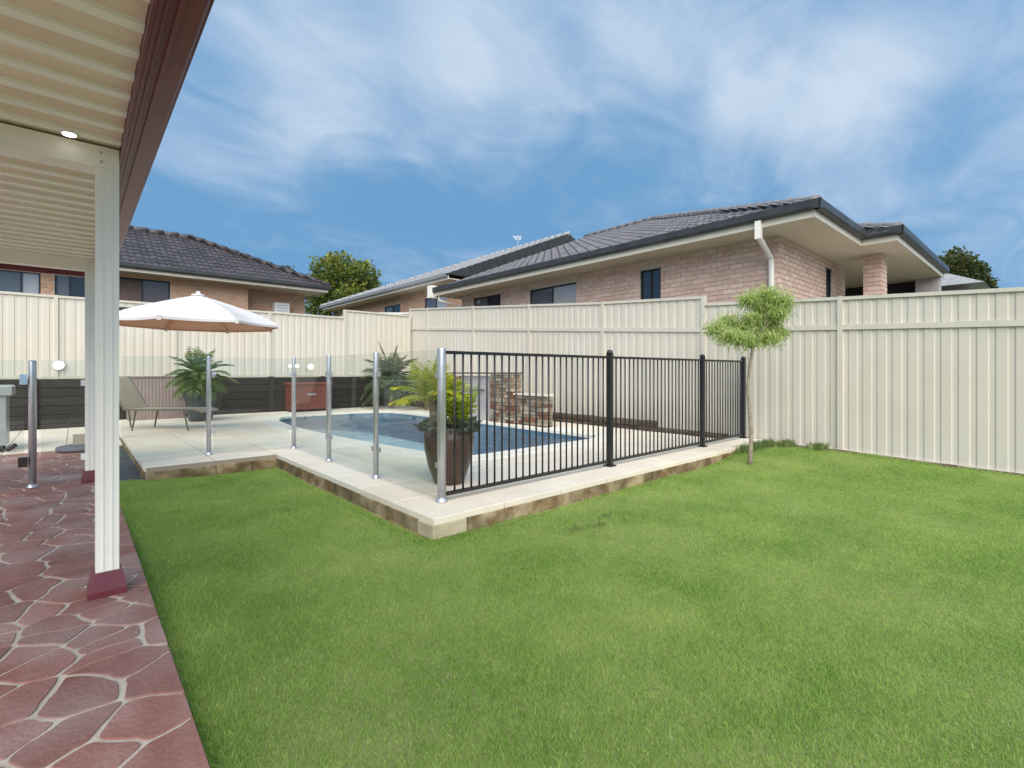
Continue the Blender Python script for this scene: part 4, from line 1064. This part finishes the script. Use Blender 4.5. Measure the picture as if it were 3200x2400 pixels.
# ------------------------------------------------------------------ plants
def frond(PP, AA, RR, base, az, el, length, droop, nl, ll, rnd0=.5):
    p = Vector(base); d = Vector((math.cos(az) * math.cos(el), math.sin(az) * math.cos(el), math.sin(el))); st = length / nl
    pts = [p.copy()]
    for k in range(nl):
        d = (d + Vector((0, 0, -droop / nl))).normalized(); p = p + d * st; pts.append(p.copy())
        side = d.cross(Vector((0, 0, 1))); side = side.normalized() if side.length > 1e-3 else Vector((1, 0, 0))
        f = k / nl; l = ll * math.sin(math.pi * min(1, .2 + f * .8)) + ll * .2
        for s_ in (-1, 1):
            PP.append(tuple(p)); v = side * s_ * 1 + d * .75 + Vector((0, 0, .18 - .35 * random.random()))
            AA.append(tuple(v.normalized() * l)); RR.append(min(1, max(0, rnd0 + random.uniform(-.35, .35))))
    return pts
def leaf_strips(name, PP, AA, RR, wid, m, parent):
    P = np.array(PP); A = np.array(AA); ln = np.linalg.norm(A, axis=1, keepdims=True); ax = A / ln
    rv = np.tile(np.array([[0, 0, 1.0]]), (len(P), 1)) + np.random.normal(0, .35, P.shape); sd = np.cross(ax, rv); sd /= np.linalg.norm(sd, axis=1, keepdims=True)
    a = P; b = P + A * .45 + sd * wid * .5; c = P + A - np.array([0, 0, 1]) * ln * .22; d = P + A * .45 - sd * wid * .5
    V = np.stack([a, b, c, d], 1).reshape(-1, 3); n_ = len(P); idx = np.arange(n_)[:, None] * 4
    F = np.concatenate([idx + [0, 1, 2], idx + [0, 2, 3]], 1).reshape(-1, 3)
    me = D.meshes.new(name); me.from_pydata(V.tolist(), [], F.tolist()); at = me.attributes.new('rnd', 'FLOAT', 'POINT'); at.data.foreach_set('value', np.repeat(np.array(RR), 4).astype(np.float32))
    me.materials.append(m); return link(name, me, parent)
def palm(t_, base, trunk_h, nf, length, m, ll, wid, el0, el1, droop, rnd0=.5, tr=.03, bark='palm_bark'):
    x, y, z = base
    b = B(); b.tube([(x, y, z), (x + .015, y - .01, z + trunk_h * .5), (x, y, z + trunk_h)], [tr * 1.25, tr, tr * .85], 10); b.build('trunk', M[bark], t_, True)
    PP, AA, RR = [], [], []; st = B()
    for k in range(nf):
        az = k * 2.4 + random.uniform(-.3, .3); el = el0 + (el1 - el0) * (k / max(1, nf - 1)) + random.uniform(-.1, .1)
        pts = frond(PP, AA, RR, (x, y, z + trunk_h), az, el, length * random.uniform(.75, 1.15), droop * random.uniform(.7, 1.2), 18, ll, rnd0 + random.uniform(-.15, .15))
        st.tube(pts, [.007 * (1 - .8 * i / len(pts)) for i in range(len(pts))], 4, cap=False)
    st.build('frond_stems', m, t_); leaf_strips('fronds', PP, AA, RR, wid, m, t_)
def pot(name, c, h, prof, m, label):
    t_ = thing(name, c, label, 'pot')
    pr = [(r_ * 1.0, z * h) for r_, z in prof]
    b = B(); b.lathe(c, pr + [(pr[-1][0] * .86, h), (pr[-1][0] * .84, h - .03), (.01, h - .035)], 32); b.build('vessel', M[m], t_, True)
    b = B(); b.lathe((c[0], c[1], c[2] + h - .034), [(pr[-1][0] * .84, 0), (pr[-1][0] * .5, .012), (.01, .015)], 24); b.build('soil', M['mulch'], t_)
    return t_
# big brown pot at the deck corner with a golden cane palm and sage ground plants
pc = (2.58, 3.76, DZ)
pot('large_pot', pc, .52, [(.12, 0), (.14, .03), (.19, .3), (.225, .6), (.235, .8), (.222, .93), (.205, .96), (.215, 1.0)], 'pot_brown', 'large brown glazed pot behind the pool fence corner')
gpalm = thing('golden_palm', (pc[0], pc[1], DZ + .5), 'yellow-green golden cane palm growing in the large brown pot', 'palm')
palm(gpalm, (pc[0] - .12, pc[1] + .09, DZ + .49), .26, 20, .40, M['leaf_gold'], .15, .016, .3, 1.5, 1.0, .55, .045)
PP, AA, RR = [], [], []
for k in range(16):
    frond(PP, AA, RR, (pc[0] + .07 + random.uniform(-.05, .05), pc[1] - .04 + random.uniform(-.05, .05), DZ + .5), k * 1.3 + .4, random.uniform(1.1, 1.5), random.uniform(.34, .5), .7, 14, .13, random.uniform(.1, .6))
leaf_strips('side_fronds', PP, AA, RR, .022, M['leaf_gold'], gpalm)
sg = thing('sage_plant', (pc[0], pc[1], DZ + .49), 'grey-green trailing plant at the rim of the large brown pot', 'plant')
k = 420; a = np.random.uniform(0, 6.28, k); r_ = np.sqrt(np.random.rand(k)) * .25
P = np.stack([pc[0] + r_ * np.cos(a), pc[1] + r_ * np.sin(a), DZ + .50 + np.random.rand(k) * .16 * (1.25 - r_ / .25)], 1)
A = np.stack([np.cos(a), np.sin(a), np.random.normal(.1, .5, k)], 1)
leaf_cloud('foliage', P, A, .075, .45, M['leaf_sage'], sg)
# palm in a grey pot against the back wall
gpc = (1.95, 11.9, DZ)
pot('grey_pot', gpc, .62, [(.20, 0), (.21, .05), (.27, .6), (.31, .9), (.33, .94), (.33, 1.0)], 'pot_grey', 'tall grey tapered pot by the sun lounger')
bp_ = thing('fan_palm', (gpc[0], gpc[1], DZ + .6), 'bushy green palm growing in the grey pot under the umbrella', 'palm')
palm(bp_, (gpc[0], gpc[1], DZ + .58), .34, 34, .66, M['leaf_palm'], .2, .024, -.3, 1.5, 1.3, .5, .05)
# plants in the far pool corner
cp = thing('leafy_shrub', (6.75, 12.3, DZ), 'tall dark green palm-like shrub in the far pool corner', 'shrub')
palm(cp, (6.55, 12.35, DZ), .75, 40, 1.0, M['leaf_olive'], .28, .03, -.3, 1.5, 1.3, .45, .05)
palm2 = thing('leafy_shrub', (6.95, 11.4, DZ), 'smaller orange-tinged shrub in front of the corner palm', 'shrub')
palm(palm2, (7.0, 11.3, DZ), .4, 16, .7, M['leaf_olive'], .26, .03, 0, 1.4, 1.5, .75, .04)
fl = thing('flowering_plant', (6.7, 9.9, DZ), 'yellow and pink flowering plant beside the water feature', 'plant')
k = 500; P = np.stack([np.random.normal(6.72, .14, k), np.random.normal(9.75, .25, k), DZ + np.random.rand(k) * .75], 1); A = np.random.normal(0, .6, (k, 3)) + [0, 0, .6]
leaf_cloud('foliage', P, A, .12, .3, M['leaf_gold'], fl)
# young tree on the lawn
yt = thing('young_tree', (6.24, 2.55, .05), 'slender young tree with two tufts of foliage on the lawn', 'tree')
tz = lawn_z(6.24, 2.55)
b = B(); b.tube([(6.24, 2.55, tz - .03), (6.245, 2.55, tz + .12), (6.25, 2.54, .45), (6.235, 2.56, .78), (6.215, 2.57, 1.0), (6.235, 2.55, 1.25), (6.255, 2.53, 1.47), (6.27, 2.52, 1.62)],
       [.034, .026, .022, .020, .018, .017, .017, .014], 10); b.build('trunk', M['bark'], yt, True)
def cpt(px, py, dd=0.0, d0=6.06):
    d = d0 + dd; u = (px - 1600) / 1528; s_, c_ = math.sin(R(41.8)), math.cos(R(41.8))
    return Vector(((s_ + c_ * u) * d, (c_ - s_ * u) * d, 1.2 + (1160 - py) * d / 1528))
clumps = [(2340, 930, .10, 0), (2395, 915, .12, .05), (2440, 935, .11, -.08), (2380, 960, .11, .12), (2430, 975, .09, -.1), (2410, 1000, .08, .1),
          (2235, 1020, .09, 0), (2275, 1000, .11, .15), (2275, 1045, .10, -.12), (2330, 1020, .12, .05), (2330, 1055, .10, -.18), (2385, 1015, .11, .15), (2400, 1050, .10, -.05), (2430, 1035, .09, .05), (2350, 985, .07, -.05)]
lb2 = B(); fork = Vector((6.255, 2.53, 1.47)); PP, AA, RR = [], [], []
for px, py, r_, dd in clumps:
    c = cpt(px, py, dd); lb2.tube([fork, (fork + c) / 2 + Vector((0, 0, .04)), c], [.010, .007, .003], 6)
    k = int(8000 * r_); dv = np.random.normal(size=(k, 3)); dv /= np.linalg.norm(dv, axis=1, keepdims=True); rad = r_ * np.abs(np.random.normal(.6, .45, k))
    for q, rr_ in zip(dv, rad):
        p = c + Vector((q[0] * 1.2, q[1] * 1.2, q[2])) * rr_ * 1.05; p.z -= .15 * rr_
        PP.append(tuple(p)); v = Vector((random.gauss(q[0] * .4, .5), random.gauss(q[1] * .4, .5), -.45 + random.gauss(0, .45))); AA.append(tuple(v.normalized() * random.uniform(.04, .085)))
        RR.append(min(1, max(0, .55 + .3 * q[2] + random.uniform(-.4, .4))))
lb2.build('branches', M['bark'], yt, True)
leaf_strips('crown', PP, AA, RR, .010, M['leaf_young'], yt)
# trees beyond the houses
def far_tree(base, h, cl, m, label, leaf=.22, dens=900, name='broadleaf_tree'):
    t_ = thing(name, base, label, 'tree')
    b = B(); top = Vector(base) + Vector((0, 0, h * .55)); b.tube([base, tuple((Vector(base) + top) / 2 + Vector((.1, 0, 0))), tuple(top)], [.24, .18, .12], 10)
    for c, r_ in cl: b.tube([tuple(top), tuple((top + Vector(c)) / 2 + Vector((0, 0, .2))), c], [.09, .06, .02], 6)
    b.build('trunk', M['bark'], t_, True); P = []; A = []; RN = []
    for c, r_ in cl:
        k = int(dens * r_ * r_); dv = np.random.normal(size=(k, 3)); dv /= np.linalg.norm(dv, axis=1, keepdims=True)
        wob = 1 + .22 * np.sin(dv[:, 0] * 5 + c[0]) * np.sin(dv[:, 1] * 6 + c[2]) + .12 * np.sin(dv[:, 2] * 11)
        rad = r_ * wob * (np.random.rand(k) ** .38)
        P.append(np.array(c) + dv * rad[:, None]); A.append(dv + np.random.normal(0, .6, (k, 3)))
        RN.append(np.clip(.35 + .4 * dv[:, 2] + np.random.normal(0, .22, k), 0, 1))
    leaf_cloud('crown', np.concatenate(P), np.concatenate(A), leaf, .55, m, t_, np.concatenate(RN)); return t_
def cl_px(lst, d0):
    return [(tuple(cpt(px, py, dd, d0)), r_) for px, py, r_, dd in lst]
far_tree(tuple(cpt(1075, 1160, 0, 27)[:2]) + (-.3,), 6.5, cl_px([(1020, 850, .85, 0), (1060, 830, .75, .5), (1005, 900, .75, -.3), (1075, 885, 1.0, .4), (1135, 860, .75, 0), (1150, 895, .65, .3), (1100, 935, .9, -.5), (1035, 950, .8, .2), (1000, 960, .7, 0)], 27), M['leaf_mid'], 'round yellow-green tree between the two neighbouring roofs', .2, 1500)
far_tree(tuple(cpt(3000, 1160, 0, 26)[:2]) + (-.3,), 6.0, cl_px([(2950, 830, .5, 0), (2985, 805, .5, .3), (3010, 845, .8, 0), (3050, 850, .5, -.2), (3060, 885, .6, .3), (2990, 880, .8, 0), (2945, 870, .5, 0), (3085, 900, .35, 0)], 26), M['leaf_dark'], 'dark green tree at the far right above the fence', .17, 2000)
far_tree(tuple(cpt(775, 1160, 0, 36)[:2]) + (-.3,), 8.2, cl_px([(775, 838, .5, 0), (900, 850, .45, .3), (790, 850, .5, .2)], 36), M['leaf_dark'], 'tree top just showing over the dark brown roof', .2, 900)

# ------------------------------------------------------------------ furniture
um = thing('umbrella', (.17, 9.45, .066), 'white cantilever sun umbrella with orange lining over the pool deck', 'umbrella')
UC = Vector((1.50, 9.35, 0)); UZ, UA, UR = 1.965, 2.44, 1.25
def rim(k, r_=1.0, dz=0): a = R(45 * k + 14); return (UC.x + UR * r_ * math.cos(a), UC.y + UR * r_ * math.sin(a), UZ + dz)
cano = B(); und = B()
NS = 6
for side, bb in ((1, cano), (-1, und)):
    vs = []; fs = []
    for k in range(8):
        for s_ in range(NS):
            t0 = s_ / NS; p, q = Vector(rim(k)), Vector(rim(k + 1)); e_ = p.lerp(q, t0)
            e_ = e_ + (Vector((UC.x, UC.y, UZ)) - e_) * (.06 * math.sin(math.pi * t0))     # hem scallops inwards
            for j in range(6):
                f = j / 5; z = UZ + (UA - UZ) * (f ** .78) - .008 * math.sin(math.pi * t0) * (1 - f)
                vs.append((e_.x + (UC.x - e_.x) * f * .985, e_.y + (UC.y - e_.y) * f * .985, z - (.012 if side < 0 else 0)))
    m_ = 8 * NS
    for i in range(m_):
        for j in range(5):
            a, b_, c, d = i * 6 + j, ((i + 1) % m_) * 6 + j, ((i + 1) % m_) * 6 + j + 1, i * 6 + j + 1
            fs.append((a, b_, c, d) if side > 0 else (d, c, b_, a))
    bb.add(vs, fs)
ca = cano.build('canopy', M['canvas'], um); und.build('lining', M['lining'], ca)
val = B()
for k in range(8):
    vs = []; fs = []
    for s_ in range(NS + 1):
        t0 = s_ / NS; p, q = Vector(rim(k)), Vector(rim(k + 1)); e_ = p.lerp(q, t0)
        e_ = e_ + (Vector((UC.x, UC.y, UZ)) - e_) * (.06 * math.sin(math.pi * t0)); z = UZ - .008 * math.sin(math.pi * t0)
        vs += [(e_.x, e_.y, z), (e_.x * 1.0, e_.y, z - .036)]
    for s_ in range(NS): fs.append((2 * s_, 2 * s_ + 2, 2 * s_ + 3, 2 * s_ + 1))
    val.add(vs, fs)
val.build('valance', M['canvas'], ca)
inv = B(); inv.add([(UC.x + (x - UC.x) * .994, UC.y + (y - UC.y) * .994, z) for x, y, z in val.v], [f[::-1] for f in val.f]); inv.build('valance_lining', M['lining'], ca)
for k in range(8):
    b = B(); p = Vector(rim(k, .99, -.03)); q = Vector((UC.x, UC.y, UA - .06)); b.tube([p, p.lerp(q, .5) + Vector((0, 0, .03)), q], .011, 6); b.build('rib', M['lining'], um)
    b = B(); p = Vector(rim(k, .985, -.02)); b.obox(p, (.024, 0, 0), (0, .024, 0), (0, 0, .035)); b.build('rib_pocket', M['canvas'], ca)
b = B(); b.lathe((UC.x, UC.y, UA - .02), [(.10, 0), (.09, .03), (.035, .035), (.03, .07), (.012, .085)], 14); b.build('finial', M['canvas'], um, True)
b = B(); b.lathe((UC.x, UC.y, 2.02), [(.05, 0), (.06, .04), (.06, .2), (.04, .22)], 12); b.build('hub', M['dark_post'], um, True)
b = B(); b.box(.13, .205, 9.41, 9.49, .1, 2.1); b.build('mast', M['dark_post'], um)
b = B(); b.tube([(.17, 9.45, 1.75), (.17, 9.45, 2.1), (.5, 9.42, 2.14), (UC.x, UC.y, 2.14)], .03, 10); b.build('arm', M['dark_post'], um)
b = B(); b.lathe((.10, 9.45, .066), [(.30, 0), (.31, .02), (.30, .055), (.2, .075), (.07, .085), (.06, .12)], 32); b.build('base', M['plastic'], um, True)
b = B(); b.tube([(.15, 9.42, .62), (-.02, 9.36, .58), (-.07, 9.35, .42)], .013, 8); b.build('crank_handle', M['black'], um)
b = B(); b.box(-.02, .12, 9.35, 9.36, .15, .3); b.build('weight_cover', M['sling'], um)
# sun lounger
sl = thing('sun_lounger', (1.2, 10.6, DZ), 'taupe sling sun lounger on bronze legs beside the palm pot', 'sun lounger')
a_ = Vector((.75, -.66, 0)).normalized(); w_2 = Vector((-a_.y, a_.x, 0)); o_ = Vector((1.27, 10.60, DZ))
def lp(s_, t_, z): return o_ + a_ * s_ + w_2 * t_ + Vector((0, 0, z))
bed = B(); vs = []
for s_ in (-.62, .55, .66, .70):
    z = .37 - (0.0 if s_ < .6 else (.015 if s_ < .68 else .05))
    vs += [lp(s_, -.26, z), lp(s_, .26, z), lp(s_, -.26, z - .015), lp(s_, .26, z - .015)]
fs = []
for i in range(3): fs += [(4 * i, 4 * i + 4, 4 * i + 5, 4 * i + 1), (4 * i + 3, 4 * i + 7, 4 * i + 6, 4 * i + 2), (4 * i, 4 * i + 2, 4 * i + 6, 4 * i + 4), (4 * i + 1, 4 * i + 5, 4 * i + 7, 4 * i + 3)]
bed.add(vs, fs + [(12, 14, 15, 13), (0, 1, 3, 2)]); bed.build('seat', M['sling'], sl)
b = B(); p0, p1 = lp(-.60, 0, .37), lp(-.95, 0, .93); dd = (p1 - p0); nn_ = dd.cross(w_2).normalized()
b.obox((p0 + p1) / 2, dd / 2, w_2 * .26, nn_ * .008); b.build('backrest', M['sling'], sl)
for t_ in (-.27, .27):
    b = B(); b.tube([lp(-.62, t_, .36), lp(.58, t_, .36), lp(.70, t_, .33)], .014, 8); b.build('side_rail', M['lframe'], sl)
    b = B(); b.tube([lp(-.60, t_, .36), lp(-.95, t_, .94)], .014, 8); b.build('back_rail', M['lframe'], sl)
    for s0, s1 in ((-.40, -.47), (.42, .50)):
        b = B(); b.tube([lp(s0, t_, .36), lp(s1, t_, .0)], .013, 8); b.build('leg', M['lframe'], sl)
    b = B(); b.tube([lp(-.95, t_ * .8, .6), lp(-.86, t_ * .8, .0)], .012, 8); b.build('back_leg', M['lframe'], sl)
# boxes against the retaining wall
eb = thing('equipment_box', (1.35, 13.1, DZ), 'mauve-grey ribbed metal cabinet against the dark wall behind the lounger', 'cabinet')
b = B(); b.box(.82, 1.84, 12.85, 13.27, DZ, DZ + .9); b.build('body', M['mauve'], eb)
for k in range(17):
    b = B(); b.box(.83 + k * .06, .86 + k * .06, 12.838, 12.85, DZ + .02, DZ + .88); b.build('rib', M['mauve'], eb)
b = B(); b.box(.80, 1.86, 12.82, 13.28, DZ + .9, DZ + .925); b.build('lid', M['mauve'], eb)
rb_ = thing('storage_box', (4.5, 13.0, DZ), 'red-brown storage box at the back of the pool', 'storage box')
b = B(); b.box(4.02, 5.04, 12.75, 13.22, DZ + .06, DZ + .68, bev=.01); b.build('body', M['red'], rb_)
b = B(); b.box(3.99, 5.07, 12.72, 13.24, DZ + .682, DZ + .74, bev=.015); b.build('lid', M['red'], rb_)
b = B(); b.box(4.06, 5.0, 12.78, 13.2, DZ, DZ + .06); b.build('plinth', M['black'], rb_)
b = B(); b.box(4.4, 4.62, 12.735, 12.75, DZ + .42, DZ + .46); b.build('handle', M['silver'], rb_)
# barbecue at the left edge of the view
bq = thing('barbecue', (-1.0, 9.9, .066), 'grey steel barbecue trolley at the left edge of the picture', 'barbecue')
b = B(); b.box(-1.55, -.72, 9.85, 10.35, .16, .86, bev=.01); b.build('cabinet', M['steel'], bq)
b = B(); b.box(-1.62, -.66, 9.8, 10.4, .861, 1.0, bev=.02); b.build('hotplate_box', M['steel'], bq)
b = B(); vs = []; prof = [(9.82, 1.0), (9.86, 1.12), (10.0, 1.2), (10.25, 1.2), (10.38, 1.05), (10.38, 1.0)]
for x in (-1.58, -.9): vs += [(x, y, z) for y, z in prof]
m_ = len(prof); b.add(vs, [(i, i + 1, m_ + i + 1, m_ + i) for i in range(m_ - 1)] + [tuple(range(m_))[::-1], tuple(range(m_, 2 * m_))]); b.build('hood', M['plastic'], bq)
for x, y in ((-1.5, 9.9), (-.78, 9.9), (-1.5, 10.3), (-.78, 10.3)):
    b = B(); b.tube([(x - .02, y, .125), (x + .02, y, .125)], .058, 14); b.build('wheel', M['black'], bq)
b = B(); b.tube([(-.70, 9.78, .10), (-.62, 9.72, .17)], .03, 8); b.build('pedal', M['dark_post'], bq)
# wall lamp, and glowing globes standing in for glints at a post
def bulkhead(c, r_, label, group=None):
    t_ = thing('wall_light', c, label, 'light', group)
    b = B(); vs = []
    b.tube([(c[0], c[1], c[2]), (c[0], c[1] - .03, c[2])], r_ * 1.2, 16); b.build('mount', M['white'], t_)
    b = B(); b.tube([(c[0], c[1] - .031, c[2]), (c[0], c[1] - .055, c[2]), (c[0], c[1] - .07, c[2])], [r_, r_ * .85, r_ * .4], 16); b.build('lens', M['lamp_and_glint'], t_)
bulkhead((-.24, 13.36, 1.32), .075, 'lit round wall light on the back fence beside the pergola post')
pl = thing('post_glints', (2.17, 6.78, 1.28), 'two added glowing globes for the white glints at the inner corner silver post', 'light')  # no lamp here: globes and bracket added for glints off the clamps
for s_ in (-1, 1):
    b = B(); c = Vector((2.17, 6.78, 1.27)) + Vector((.7455, -.6665, 0)) * .05 * s_
    b.lathe(c, [(.004, -.017), (.014, -.013), (.019, 0), (.014, .013), (.004, .017)], 14); b.build('glint_globe', M['lamp_and_glint'], pl, True)
b = B(); b.obox((2.17, 6.78, 1.27), Vector((.7455, -.6665, 0)) * .05, Vector((.6665, .7455, 0)) * .008, (0, 0, .008)); b.build('bracket', M['silver'], pl)
GRP = {'house': 'neighbouring brick houses', 'fence': 'fences round lawn and pool', 'tree': 'trees in and beyond the yard', 'pot': 'plant pots on the deck', 'palm': 'potted palms', 'shrub': 'shrubs in the far pool corner', 'shed': 'sheds behind the fences', 'light': 'lit outdoor lights'}
for o in D.objects:
    if o.parent is None and o.get('category') in GRP: o['group'] = GRP[o['category']]
print('objects', len(D.objects))
